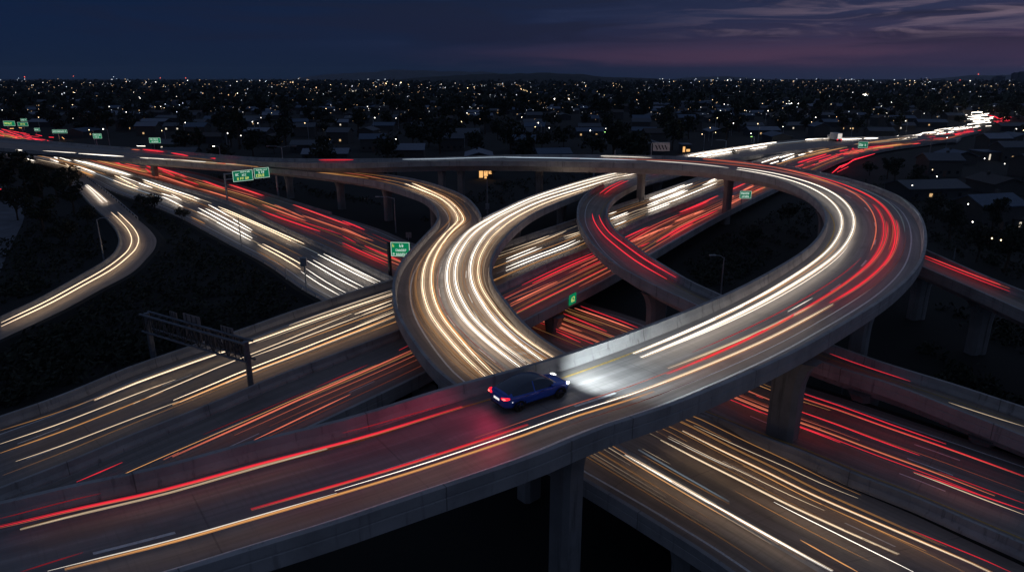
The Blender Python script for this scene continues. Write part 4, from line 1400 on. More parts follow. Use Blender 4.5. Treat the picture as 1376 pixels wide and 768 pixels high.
        tl = MB().tube([(-2.10, sy * 0.905, 0.99), (-2.25, sy * 0.855, 0.99), (-2.345, sy * 0.74, 0.97), (-2.385, sy * 0.50, 0.95)], [0.05, 0.085, 0.085, 0.045], 8).build("tail_light", M_TAIL, root, True)
        MB().tube([(-2.29, sy * 0.87, 0.985), (-2.39, sy * 0.76, 0.975), (-2.43, sy * 0.64, 0.965)], [0.03, 0.065, 0.035], 8).build("tail_light_core", M_TAILC, tl, True)
        MB().box((-1.95, sy * 0.93 - 0.01, 0.70), (-1.90, sy * 0.93 + 0.012, 0.76)).build("side_marker", M_PLATE, root)
    MB().box((-2.40, -0.26, 0.70), (-2.375, 0.26, 0.83)).build("number_plate", M_PLATE, root)
    MB().tube([(-2.20, -0.70, 1.145), (-2.24, 0, 1.165), (-2.20, 0.70, 1.145)], 0.03, 6).build("spoiler", paint, root)
    MB().box((-2.36, -0.62, 0.34), (-2.28, 0.62, 0.46)).build("rear_diffuser", M_BLACK, root)
    if lamps:
        for sy in (-1, 1):
            sp = bpy.data.lights.new("headlamp_beam", "SPOT")
            sp.energy = 900
            sp.spot_size = R(110)
            sp.spot_blend = 1.0
            sp.color = (0.80, 0.93, 1.0)
            sp.shadow_soft_size = 0.4
            even_out(sp)
            so = bpy.data.objects.new("headlamp_beam", sp)
            COL.objects.link(so)
            so.parent = root
            so.location = (2.62, sy * 0.6, 0.84)
            so.rotation_euler = (R(90 - 5), 0, R(-95))
            tp_ = bpy.data.lights.new("tail_lamp_shine", "SPOT")
            tp_.energy = 42
            tp_.spot_size = R(165)
            tp_.spot_blend = 1.0
            tp_.color = (1.0, 0.04, 0.14)
            tp_.shadow_soft_size = 0.5
            even_out(tp_)
            to = bpy.data.objects.new("tail_lamp_shine", tp_)
            COL.objects.link(to)
            to.parent = root
            to.location = (-2.72, sy * 0.62, 1.0)
            to.rotation_euler = (R(66), 0, R(100))
    return root


zc = A_.pt(A_.hit(724, 540)[0], 0.4)[2]
rw, fw_ = at(697, 552, zc), at(752, 534, zc)
fwd = (fw_ - rw)[:2] / np.linalg.norm((fw_ - rw)[:2])
mid = (rw + fw_) / 2
CAR = make_car("car", "dark blue crossover car with lit tail lights driving along the curved flyover", M_CAR,
               (mid[0] - fwd[1] * 0.86, mid[1] + fwd[0] * 0.86, zc + 0.005), math.atan2(fwd[1], fwd[0]))
CAR.scale = (1.0, 1.0, 0.94)

# ------------------------------------------------------------------ signs and gantries
M_GANTRY = plain("weathered_steel", (0.17, 0.19, 0.22), 0.5, 0.5)
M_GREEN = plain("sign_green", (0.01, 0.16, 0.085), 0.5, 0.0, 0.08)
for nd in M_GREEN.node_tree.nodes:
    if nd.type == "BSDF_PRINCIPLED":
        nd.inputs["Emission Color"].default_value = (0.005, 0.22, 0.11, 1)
        nd.inputs["Emission Strength"].default_value = 0.55  # faces glow themselves, standing in for light thrown on reflective signs
M_GREENB = glow("sign_green_glow", (0.004, 0.24, 0.10), 0.75, False)
M_LEG = glow("sign_white_glow", (0.75, 0.95, 0.85), 0.75, False)  # legends and borders glow too, in place of light falling on them
M_LEGY = glow("sign_yellow_glow", (0.85, 0.95, 0.25), 0.75, False)
M_BACK = plain("sign_back", (0.30, 0.26, 0.25), 0.6, 0.2)


def glyphs(mb, x0, x1, z0, z1, y, rng, m=0):
    """a run of letter-sized strokes, too small to read in the photograph"""
    h = z1 - z0
    x = x0
    while x + h * 0.55 < x1:
        wdt = h * rng.uniform(0.45, 0.7)
        st = h * 0.17
        mb.box((x, y - 0.012, z0), (x + st, y + 0.012, z1), m)
        for zz in rng.sample([z0, (z0 + z1) / 2 - st / 2, z1 - st], 2):
            mb.box((x + st, y - 0.010, zz), (x + wdt, y + 0.010, zz + st), m)
        if rng.random() < 0.6:
            mb.box((x + wdt - st, y - 0.011, z0 + st), (x + wdt, y + 0.011, z1 - st), m)
        x += wdt + h * 0.25
        if rng.random() < 0.18:
            x += h * 0.5


def sign_board(parent, cx, cz, w, h, y, rows, seed, bright=False):
    """green board with a white border in the plane y (facing -y); returns the board"""
    rng = random.Random(seed)
    bd = MB().box((cx - w / 2, y - 0.03, cz - h / 2), (cx + w / 2, y + 0.03, cz + h / 2)).build("board", M_GREENB if bright else M_GREEN, parent)
    bm_ = MB()
    t = 0.05 * max(1, h / 1.6)
    e = 0.03
    for a in ((cx - w / 2 + e, cz - h / 2 + e, cx + w / 2 - e, cz - h / 2 + e + t), (cx - w / 2 + e, cz + h / 2 - e - t, cx + w / 2 - e, cz + h / 2 - e),
              (cx - w / 2 + e, cz - h / 2 + e + t, cx - w / 2 + e + t, cz + h / 2 - e - t), (cx + w / 2 - e - t, cz - h / 2 + e + t, cx + w / 2 - e, cz + h / 2 - e - t)):
        bm_.box((a[0], y - 0.045, a[1]), (a[2], y - 0.032, a[3]))
    bm_.build("border", M_LEG, bd)
    for x0, x1, z0, z1, yel in rows:
        g = MB()
        glyphs(g, cx - w / 2 + x0 * w, cx - w / 2 + x1 * w, cz - h / 2 + z0 * h, cz - h / 2 + z1 * h, y - 0.045, rng)
        if g.v:
            g.build("legend_text", M_LEGY if yel else M_LEG, bd)
    return bd


def zat(p, y):
    """height of picture row y above the ground point p"""
    d = ray(688, y)
    hor = math.hypot(p[0], p[1])
    dd = ray((p[0] * 0 + 688), y)
    # use the true sight plane: same forward distance
    return H + p[1] * (dd.z / dd.y)


def post(mb, p, z1, r=0.12, n=8):
    mb.tube([(p[0], p[1], p[2]), (p[0], p[1], z1)], r, n)


# two-board gantry over the red side
pa, pb_ = at(306, 271, 0.0), at(374, 262.5, 0.0)
za, zb_ = zat(pa, 233), zat(pb_, 231)
g = empty("sign_gantry", "overhead gantry with two green boards spanning the red freeway lanes", "sign gantry", pa, math.atan2(pb_[1] - pa[1], pb_[0] - pa[0]))
Lg = math.hypot(pb_[0] - pa[0], pb_[1] - pa[1])
zz = max(za, zb_)
for x in (0, Lg):
    MB().tube([(x, 0, -0.3), (x, 0, zz)], 0.28, 8).build("post", M_STEEL, g)
MB().tube([(0, 0, zz - 0.2), (Lg, 0, zz - 0.2)], 0.14, 6).build("crossbar", M_STEEL, g)
MB().tube([(0, 0, zz - 1.6), (Lg, 0, zz - 1.6)], 0.14, 6).build("crossbar", M_STEEL, g)
ROW_A = [(0.14, 0.34, 0.52, 0.74, False), (0.46, 0.78, 0.48, 0.66, False), (0.2, 0.84, 0.14, 0.36, True), (0.4, 0.9, 0.78, 0.9, False)]
ROW_B = [(0.3, 0.7, 0.46, 0.68, False), (0.12, 0.72, 0.14, 0.40, True), (0.14, 0.9, 0.74, 0.86, False)]
sign_board(g, Lg * 0.33, zz - 1.0, Lg * 0.385, 2.8, -0.35, ROW_A, 3)
sign_board(g, Lg * 0.70, zz - 0.75, Lg * 0.30, 2.7, -0.35, ROW_B, 4)

# tall sign in front of the S ramp
pa = at(524.5, 369, 0.4)
za = zat(pa, 326)
g = empty("road_sign", "bright green sign on a dark post, partly hidden by the S-shaped ramp", "road sign", pa, R(-6))
MB().tube([(0, 0, -0.3), (0, 0, za - pa[2] + 0.1)], 0.32, 8).build("post", M_DARKST, g)
MB().tube([(0, 0, za - pa[2] - 0.3), (3.6, 0, za - pa[2] - 0.3)], 0.12, 6).build("arm", M_DARKST, g)
sign_board(g, 1.95, za - pa[2] - 0.95, 3.1, 2.35, -0.3, [(0.1, 0.28, 0.66, 0.86, True), (0.46, 0.72, 0.66, 0.86, False), (0.26, 0.9, 0.36, 0.52, False), (0.1, 0.9, 0.08, 0.24, False)], 7, True)
pa = at(549, 322, 0.4)
g = empty("road_sign", "blank grey back of a small sign standing behind the bright green one", "road sign", pa)
MB().tube([(0, 0, -0.3), (0, 0, 1.0)], 0.08, 6).build("post", M_STEEL, g)
MB().box((-0.5, -0.04, 0.4), (0.6, 0.04, 1.5)).build("panel", M_BACK, g)

# number sign on the parapet of the red viaduct
h_ = FR_.hit(788, 397)
it = int(h_[0])
pe = FR_.R[it]
dirv = FR_.R[min(it + 3, FR_.N - 1)] - FR_.R[max(it - 3, 0)]
g = empty("exit_number_sign", "small green exit number sign fixed to the viaduct parapet above red lanes", "road sign", (pe[0], pe[1], pe[2]), math.atan2(dirv[1], dirv[0]))
bd = MB().box((-0.85, -0.16, 0.05), (0.85, -0.08, 1.35)).build("board", M_GREENB, g)
cu = bpy.data.curves.new("digits", "FONT")
cu.body = "62"
cu.size = 0.95
cu.align_x = "CENTER"
cu.extrude = 0.008
to_ = bpy.data.objects.new("digits", cu)
COL.objects.link(to_)
bpy.context.view_layer.update()
dm = bpy.data.meshes.new_from_object(to_.evaluated_get(bpy.context.evaluated_depsgraph_get()))
bpy.data.objects.remove(to_)
dm.materials.clear()
dm.materials.append(M_LEGY)
do = bpy.data.objects.new("digits", dm)
COL.objects.link(do)
do.parent = bd
do.location = (0.0, -0.175, 0.36)
do.rotation_euler = (R(90), 0, 0)
for x in (-0.5, 0.5):
    MB().box((x - 0.04, -0.079, 0.2), (x + 0.04, 0.0, 0.28)).build("bracket", M_STEEL, g)


def small_sign(label, xb, yb, zb, x0, y0, x1, y1, rows, seed, bright=False, mat_=None):
    """green sign whose board covers the picture box, on posts that stand at (xb, yb)"""
    p = at(xb, yb, zb)
    z0, z1 = zat(p, y1), zat(p, y0)
    dep = p[1] * math.cos(PITCH) + (H - (z0 + z1) / 2) * math.sin(PITCH)
    xw0, xw1 = (x0 - 688) / F * dep - p[0], (x1 - 688) / F * dep - p[0]
    g = empty("road_sign", label, "road sign", p)
    MB().tube([(0, 0, -0.6), (0, 0, z1 - p[2])], 0.13 * max(1, dep / 220), 6).build("post", M_STEEL, g)
    sign_board(g, (xw0 + xw1) / 2, (z0 + z1) / 2 - p[2], xw1 - xw0, z1 - z0, -0.2, rows, seed, bright)
    return g


RR_ = [(0.12, 0.88, 0.55, 0.82, False), (0.2, 0.8, 0.15, 0.4, False)]
small_sign("wide green sign beside the distant red traffic, brightest of the group", 12, 176, 0, 5, 162.6, 20.5, 169.2, [(0.1, 0.9, 0.3, 0.7, True)], 11, True)
small_sign("dull green sign with a yellow legend in the distant traffic", 31, 177, 0, 24, 164.2, 38, 169.6, [(0.3, 0.8, 0.3, 0.7, True)], 12)
small_sign("upper teal sign standing behind the dull yellow lettered one", 33, 174, 0, 28, 159.3, 36.5, 163, [(0.1, 0.9, 0.3, 0.7, False)], 13)
small_sign("small teal sign just past the two distant traffic boards", 50, 184, 0, 46.5, 172, 54, 176.3, [(0.1, 0.9, 0.3, 0.7, False)], 14)
small_sign("widest dark green sign with a pale legend above distant red traffic", 80, 188, 0, 70.5, 174.2, 90.6, 179, [(0.05, 0.95, 0.3, 0.7, False)], 15)
small_sign("square green sign with rows of lettering beyond the wide dark one", 131, 197, 0, 125.3, 179.4, 137, 186, RR_, 16, True)
small_sign("green sign on a leaning pale post beside the far end of the ramp", 208.5, 203, 0, 200.8, 185, 216, 192.2, RR_, 17, True)
small_sign("green sign with a white bottom rule beside the red viaduct's shoulder", 995, 281, 0.5, 993.7, 256.4, 1009.3, 266.5, RR_, 18)
small_sign("dark teal sign silhouetted against distant white and red traffic", 1160, 205, 0, 1153, 190.5, 1166, 198.7, [(0.1, 0.9, 0.3, 0.7, False)], 19)

# pale sign back on a bent pole at the flyover's far edge
p = at(874.7, 209.5, 12.0)
dep = p[1] * math.cos(PITCH) + (H - 13) * math.sin(PITCH)
pm = dep / F
g = empty("cantilever_sign", "pale hatched sign on a bent pole at the far edge of the flyover", "road sign", p)
MB().tube([(0, 0, -0.6), (0, 0, 16 * pm), (0.8 * pm, 0, 17.2 * pm), (3 * pm, 0, 17.6 * pm), (24.5 * pm, 0, 17.6 * pm)], 0.55 * pm, 8).build("bent_pole", M_STEEL, g)
pn = MB().box((2.2 * pm, -0.05, 6.5 * pm), (24.6 * pm, 0.05, 16.6 * pm)).build("panel", plain("pale_sign_panel", (0.55, 0.50, 0.48), 0.6), g)
hb = MB()
for k in range(4):
    x = (4.5 + k * 4.2) * pm
    hb.add([(x, -0.065, 14.5 * pm), (x + 1.6 * pm, -0.065, 14.5 * pm), (x + 4.6 * pm, -0.065, 8.2 * pm), (x + 3.0 * pm, -0.065, 8.2 * pm)], [(0, 1, 2, 3)])
hb.build("hatching_print", M_BLACK, pn)

# truss gantry over the cream viaduct
pa, pb_ = at(207, 483, 4.2), at(337, 516, 4.4)
za, zb_ = zat(pa, 421), zat(pb_, 459)
g = empty("truss_gantry", "dark steel truss gantry over the cream lit viaduct, sign backs showing behind", "sign gantry", (0, 0, 0))
dv = Vector(pb_ - pa)
dv.z = 0
ln = dv.length
dv.normalize()
nv = Vector((-dv.y, dv.x, 0))                       # away from the camera
ztop = lambda t: za + (zb_ - za) * t
P = lambda t, off, z: Vector((pa[0], pa[1], 0)) + dv * (t * ln) + nv * off + Vector((0, 0, z))
hgt = 1.75
for t, pp in ((0, pa), (1, pb_)):
    MB().tube([(pp[0], pp[1], -0.5 if t == 0 else 4.0), P(t, 0, ztop(t) + 0.05)], 0.27, 10).build("post", M_GANTRY, g)
for off in (-0.45, 0.45):
    for dz in (0, -hgt):
        MB().tube([P(-0.03, off, ztop(0) + dz), P(1.03, off, ztop(1) + dz)], 0.11, 6).build("chord", M_GANTRY, g)
web = MB()
nb = 14
for off in (-0.45, 0.45):
    for k in range(nb):
        t0, t1 = k / nb, (k + 1) / nb
        a, c = (0, -hgt) if k % 2 else (-hgt, 0)
        web.tube([P(t0, off, ztop(t0) + a), P(t1, off, ztop(t1) + c)], 0.05, 5)
        web.tube([P(t0, off, ztop(t0)), P(t0, off, ztop(t0) - hgt)], 0.045, 5)
for k in range(nb + 1):
    t0 = k / nb
    for dz in (0, -hgt):
        web.tube([P(t0, -0.45, ztop(t0) + dz), P(t0, 0.45, ztop(t0) + dz)], 0.04, 5)
web.build("lattice", M_DARKST, g)
for t0, t1, up_, dn in ((0.19, 0.265, 0.55, -1.2), (0.335, 0.505, 0.75, -1.9), (0.53, 0.69, -0.15, -1.9), (0.71, 0.83, 0.55, -1.9), (0.84, 0.95, -0.15, -1.9)):
    mb = MB()
    q = [P(t0, 0.66, ztop(t0) + dn), P(t1, 0.66, ztop(t1) + dn), P(t1, 0.66, ztop(t1) + up_), P(t0, 0.66, ztop(t0) + up_)]
    q2 = [v + nv * 0.06 for v in q]
    mb.add(q + q2, [(0, 1, 2, 3), (7, 6, 5, 4), (0, 4, 5, 1), (1, 5, 6, 2), (2, 6, 7, 3), (3, 7, 4, 0)])
    sb = mb.build("sign_back", M_BACK, g)
    mb = MB()
    for f_ in (0.2, 0.5, 0.8):
        t = t0 + (t1 - t0) * f_
        mb.tube([P(t, 0.62, ztop(t) + dn), P(t, 0.62, ztop(t) + up_)], 0.035, 4)
    mb.build("stiffener_ribs", M_DARKST, sb)
for t in (0.55, 0.70, 0.86, 0.93):
    q = P(t, -0.2, ztop(t) - hgt - 0.12)
    MB().box((q.x - 0.22, q.y - 0.14, q.z - 0.08), (q.x + 0.22, q.y + 0.14, q.z + 0.06)).build("floodlight", M_GANTRY, g)

# ------------------------------------------------------------------ lamp posts and small posts
M_LAMP = glow("lamp_white", (1.0, 0.93, 0.80), 7, False)
M_LAMPW = glow("lamp_warm", (1.0, 0.70, 0.36), 5, False)
M_LAMPG = glow("lamp_green", (0.45, 1.0, 0.25), 4, False)


def lamp_post(label, xb, yb, zb, yt, arm=0.0, lit=None, both=False, r=0.10, box=None):
    p = at(xb, yb, zb)
    h = zat(p, yt) - p[2]
    g = empty("lamp_post", label, "lamp post", p)
    MB().tube([(0, 0, -0.5), (0, 0, h * 0.6), (0, 0, h)], [r * 1.2, r, r * 0.7], 8).build("pole", M_STEEL, g)
    arms = [arm] + ([-arm] if both else [])
    for a in arms:
        if a:
            MB().tube([(0, 0, h - 0.15), (a * 0.4, 0, h + 0.22), (a, 0, h + 0.28)], r * 0.55, 6).build("arm", M_STEEL, g)
            s_ = 1 if a > 0 else -1
            hd = MB().box((min(a - 0.1 * s_, a + 0.75 * s_), -0.16, h + 0.20), (max(a - 0.1 * s_, a + 0.75 * s_), 0.16, h + 0.36)).build("lamp_head", M_STEEL, g)
            if lit:
                MB().box((min(a, a + 0.65 * s_), -0.2, h + 0.05), (max(a, a + 0.65 * s_), 0.2, h + 0.19)).build("lamp_lens", lit, hd)
    if box:
        MB().box((-0.45, -0.5, box), (0.45, -0.05, box + 1.3)).build("cabinet", M_STEEL, g)
    return g


lamp_post("slim unlit lamp post in the scrub inside the curling ground ramp", 139, 345.5, 0, 294.6, 1.6, r=0.11)
lamp_post("unlit post with a box at its top beside the white freeway lanes", 412.5, 393, 0, 345, 0, box=4.2)
lamp_post("slim unlit post at the freeway edge before the boxed one", 325.5, 338, 0, 292, 0, r=0.10)
lamp_post("short thick stub post at the edge of the white freeway lanes", 385, 376, 0, 360, 0, r=0.10)
lamp_post("lit lamp post standing on the far stretch of the merging ramp", 296.5, 214, 3, 197, -1.6, M_LAMP, r=0.14)
lamp_post("unlit double armed lamp post behind the flyover's far approach", 380, 214.5, 6, 197.5, 4.0, both=True, r=0.14)
lamp_post("single armed lamp post in the dark below the approach of the S-shaped ramp", 532, 309.5, 0, 266, -3.2, r=0.12)
lamp_post("tall post with a cabinet near the nose where two ramps merge", 655, 284, 0, 240, 0, r=0.16, box=0.6)
lamp_post("pale lamp post inside the flyover loop beside the dark scrub", 968.6, 394, 3.5, 345.6, -1.2, r=0.09)
lamp_post("unlit lamp post beside the upper white light trail", 975, 201, 0, 189, -4.0, r=0.3)
lamp_post("signal post with a green lamp beyond the upper white light trail", 1012.5, 194, 0, 184, -1.0, M_LAMPG, r=0.3)
lamp_post("short pale post rising behind the flyover's far parapet", 826, 212, 8, 202, 0, r=0.16)
lamp_post("pale post by the dark road under the flyover's far stretch", 798, 237, 0, 228, 0, r=0.3)
lamp_post("thin bare post among the dark houses behind the exit ramp", 1282, 345, 0, 334, 0, r=0.10)

# ------------------------------------------------------------------ box truck on the upper road, parked car
p = at(1121, 190, 0.9)
k = 1.0
g = empty("box_truck", "white box truck with a lit back on the distant upper road", "truck", p, R(8))
MB().box((-1.3, -4.0, 1.1), (1.3, 2.2, 4.2)).build("cargo_box", plain("white_box", (0.75, 0.72, 0.70), 0.5), g)
MB().box((-1.1, -4.03, 1.6), (1.1, -4.005, 4.0)).build("rear_door", glow("lit_truck_back", (1.0, 0.9, 0.82), 0.7, False), g)
MB().box((-1.2, 2.5, 0.7), (1.2, 4.4, 2.9)).build("cab", plain("truck_cab", (0.5, 0.5, 0.5), 0.4), g)
MB().box((-1.2, -4.0, 0.55), (1.2, 4.2, 0.95)).build("chassis", M_BLACK, g)
for sy in (-2.8, 3.2):
    for sx in (-1.05, 1.05):
        MB().tube([(sx - 0.15, sy, 0.5), (sx + 0.15, sy, 0.5)], 0.5, 14).build("wheel", M_TYRE, g)
for sx in (-1.0, 1.0):
    MB().box((sx - 0.3, -4.06, 0.95), (sx + 0.3, -4.0, 1.35)).build("tail_light", M_TAIL, g)

SIDE = [(-40, 300), (12, 262), (40, 268), (30, 300), (8, 345), (-20, 420), (-60, 420)]
sv = [at(x, y, -0.45) for x, y in SIDE]
kind(mesh("parking_lot", sv, [tuple(range(len(sv)))], plain("lot_asphalt", (0.11, 0.12, 0.14), 0.7, var=0.3, scale=0.4)), "structure")
pc = at(10, 257, -0.45)
make_car("parked_car", "dark car with glowing red lights on the lot beyond the trees", M_DARKPAINT, (pc[0], pc[1], -0.44), R(70), False)

# ------------------------------------------------------------------ trees and scrub


def leaf_cloud(mb, rng, c, rad, n, size, m=0, squash=0.75):
    for _ in range(n):
        while True:
            v = Vector((rng.uniform(-1, 1), rng.uniform(-1, 1), rng.uniform(-1, 1)))
            if 0.25 < v.length < 1:
                break
        v = v.normalized() * (v.length ** 0.5)
        q = Vector(c) + Vector((v.x * rad, v.y * rad, v.z * rad * squash))
        a = Vector((rng.uniform(-1, 1), rng.uniform(-1, 1), rng.uniform(-1, 1))).normalized()
        t = a.orthogonal().normalized()
        s_ = size * rng.uniform(0.6, 1.3)
        w_ = a.cross(t)
        mb.add([q - t * s_, q - w_ * s_ * 0.6, q + t * s_, q + w_ * s_ * 0.6], [(0, 1, 2, 3)], m)


def tree_mesh(seed, h, spread, n_cl, per, size):
    rng = random.Random(seed)
    tr, cr = MB(), MB()
    th = h * 0.42
    tr.tube([(0, 0, -0.5), (0.06 * h * rng.uniform(-.3, .3), 0.05, th * 0.6), (0.1 * rng.uniform(-1, 1), 0.1, th * 1.3)], [0.035 * h, 0.026 * h, 0.015 * h], 6)
    for k in range(n_cl):
        a = rng.uniform(0, 6.28)
        rr = spread * math.sqrt(rng.random()) * 0.75
        z = h * rng.uniform(0.42, 0.88)
        c = (rr * math.cos(a), rr * math.sin(a), z)
        tr.tube([(0, 0, th * rng.uniform(0.6, 1.1)), (c[0] * 0.6, c[1] * 0.6, z * 0.85), c], [0.014 * h, 0.009 * h, 0.004 * h], 4)
        leaf_cloud(cr, rng, c, spread * rng.uniform(0.32, 0.55), per, size)
    return tr, cr


def crown_tree(name, seed, h, spread, n_cl=12, per=70, size=0.3, m=None):
    tr, cr = tree_mesh(seed, h, spread, n_cl, per, size)
    e = bpy.data.objects.new(name, None)
    COL.objects.link(e)
    tr.build("trunk", M_BARK, e)
    cr.build("crown", m or M_LEAF, e)
    return e


protos = [crown_tree("tree", 21, 11, 3.6, 14, 80, 0.34), crown_tree("tree", 22, 9, 3.2, 12, 80, 0.32, M_LEAF2), crown_tree("tree", 23, 13, 3.0, 15, 80, 0.34), crown_tree("tree", 24, 5, 2.6, 9, 80, 0.26, M_LEAF2)]
near_trees = [(8, 268, 0, 1.0, "broad dark tree by the parking lot, its crown near the glowing red car"), (38, 268, 2, 1.05, "tall dark tree in front of the first distant white trails"),
              (62, 292, 2, 1.05, "tallest dark tree, rising before the sparse white trails"), (78, 272, 0, 0.95, "dark tree whose crown cuts the white freeway trails"),
              (97, 262, 1, 0.95, "dark tree standing where the ground ramp leaves the freeway"), (100, 288, 0, 0.8, "rounded dark tree beside the top of the curling ramp"),
              (24, 296, 1, 1.0, "olive dark tree at the far corner of the parking lot"), (60, 318, 0, 0.9, "dark tree on the bank above the parking lot kerb"),
              (86, 330, 3, 1.1, "low bushy tree beside the unlit slim lamp post"), (118, 302, 3, 0.9, "low bushy tree at the kerb of the curling ramp"),
              (194, 279, 3, 0.75, "small bush tree beside the white freeway trails, first of a close pair"), (209, 284, 3, 0.95, "larger bush tree of the close pair by the freeway"),
              (248, 297, 3, 0.7, "lone small tree at the edge of the white freeway lanes"), (985, 214, 1, 0.5, "small dark tree between the upper white trail and far traffic"),
              (1130, 252, 3, 0.8, "dark tree just past the flyover's far parapet at the bend"), (1168, 236, 3, 1.0, "olive tree behind the exit lanes of distant red trails"),
              (1192, 240, 0, 0.7, "broad tree on the slope behind the flyover bend"), (1200, 250, 2, 0.7, "upright tree with a pale crown behind the flyover bend"),
              (1228, 262, 0, 0.85, "round tree touching the outline of the flyover's big bend"), (1255, 300, 1, 0.8, "dark tree between the big bend and the lit house"),
              (1275, 322, 0, 0.8, "dark tree in front of the porch lit house"), (1312, 352, 1, 0.85, "tree right behind the exit ramp's parapet"), (1350, 366, 0, 0.85, "last tree behind the exit ramp's parapet"),
              (1330, 320, 2, 0.7, "upright tree between two lit houses past the exit ramp"), (1060, 300, 3, 1.0, "low tree in the dark island inside the flyover loop"),
              (1010, 330, 3, 0.9, "low tree beside the pale lamp post inside the loop")]
near_trees = [(x, y, q, s_, l.replace("tree right behind", "tree just behind")) for x, y, q, s_, l in near_trees]
seen = [0] * 4
for x, y, q, s_, lab in near_trees:
    c = protos[q] if not seen[q] else copy_tree(protos[q])
    seen[q] += 1
    p = at(x, y, -0.5)
    c.location = p
    c.scale = (s_, s_, s_)
    c.rotation_euler = (0, 0, rnd.uniform(0, 6.28))
    tag(c, lab, "tree", "trees near the freeway")

ZONES = [([(215, 288), (430, 404), (340, 432), (120, 508), (0, 550), (0, 475), (132, 400), (212, 335)], 800),
         ([(0, 330), (60, 290), (120, 290), (150, 325), (135, 345), (60, 388), (0, 415)], 260),
         ([(905, 335), (1090, 272), (1096, 318), (965, 392), (930, 372)], 320),
         ([(250, 232), (380, 245), (470, 262), (585, 300), (560, 318), (470, 286), (360, 254)], 200),
         ([(600, 262), (700, 240), (830, 228), (700, 262), (655, 284)], 90),
         ([(1105, 250), (1190, 240), (1240, 275), (1376, 300), (1376, 380), (1250, 330)], 260),
         ([(1215, 400), (1376, 440), (1376, 560), (1200, 500), (1190, 450)], 300),
         ([(155, 268), (205, 283), (240, 300), (205, 305)], 60)]


def inside(x, y, poly):
    r_ = False
    for (x0, y0), (x1, y1) in zip(poly, poly[1:] + poly[:1]):
        if (y0 > y) != (y1 > y) and x < (x1 - x0) * (y - y0) / (y1 - y0) + x0:
            r_ = not r_
    return r_


EDGE = np.concatenate([np.concatenate([r_.L, r_.R, (r_.L + r_.R) / 2]) for r_ in ROADS.values()])[:, :2]
FARP = np.array([[v.co.x, v.co.y] for tr in TRAILS if tr[1] == "far" for v in list(tr[0].data.vertices)[::5]] + [list(at(x, y, 0)[:2]) for x, y in ((0, 190), (20, 185), (1200, 190), (1250, 184), (1290, 175), (1310, 168), (1330, 160), (1340, 155), (1300, 153))])
AVOID = np.concatenate([EDGE, FARP])


def clear(x, y, d):
    return np.min((AVOID[:, 0] - x) ** 2 + (AVOID[:, 1] - y) ** 2) > d * d


sb_ = MB()
for poly, cnt in ZONES:
    xs_, ys_ = [p[0] for p in poly], [p[1] for p in poly]
    k = 0
    while k < cnt:
        x, y = rnd.uniform(min(xs_), max(xs_)), rnd.uniform(min(ys_), max(ys_))
        if not inside(x, y, poly):
            continue
        k += 1
        p = at(x, y, -0.5)
        if not clear(p[0], p[1], 2.2):
            continue
        r_ = rnd.uniform(0.5, 1.5)
        leaf_cloud(sb_, rnd, (p[0], p[1], -0.4 + r_ * 0.4), r_, 16, 0.30, 0 if rnd.random() < 0.6 else 1, 0.8)
kind(sb_.build("scrub", [M_LEAF, M_LEAF2]), "stuff")

# ------------------------------------------------------------------ suburb: houses, trees, lamps
ROOFS = [plain("roof_pale", (0.17, 0.20, 0.25), 0.7), plain("roof_grey", (0.08, 0.095, 0.115), 0.7), plain("roof_brown", (0.055, 0.05, 0.05), 0.8), plain("roof_blue_grey", (0.075, 0.115, 0.17), 0.7)]
RNAME = ["pale", "grey", "brown", "blue-grey"]
WALLS = [plain("wall_cream", (0.075, 0.072, 0.07), 0.8), plain("wall_grey", (0.045, 0.05, 0.057), 0.8)]
M_WIN = plain("dark_window", (0.02, 0.025, 0.03), 0.15)
M_WINL = glow("lit_window", (1.0, 0.62, 0.28), 0.7, False)
M_WINW = glow("lit_window_white", (1.0, 0.88, 0.70), 0.8, False)
M_DOOR = plain("door_brown", (0.12, 0.07, 0.05), 0.6)


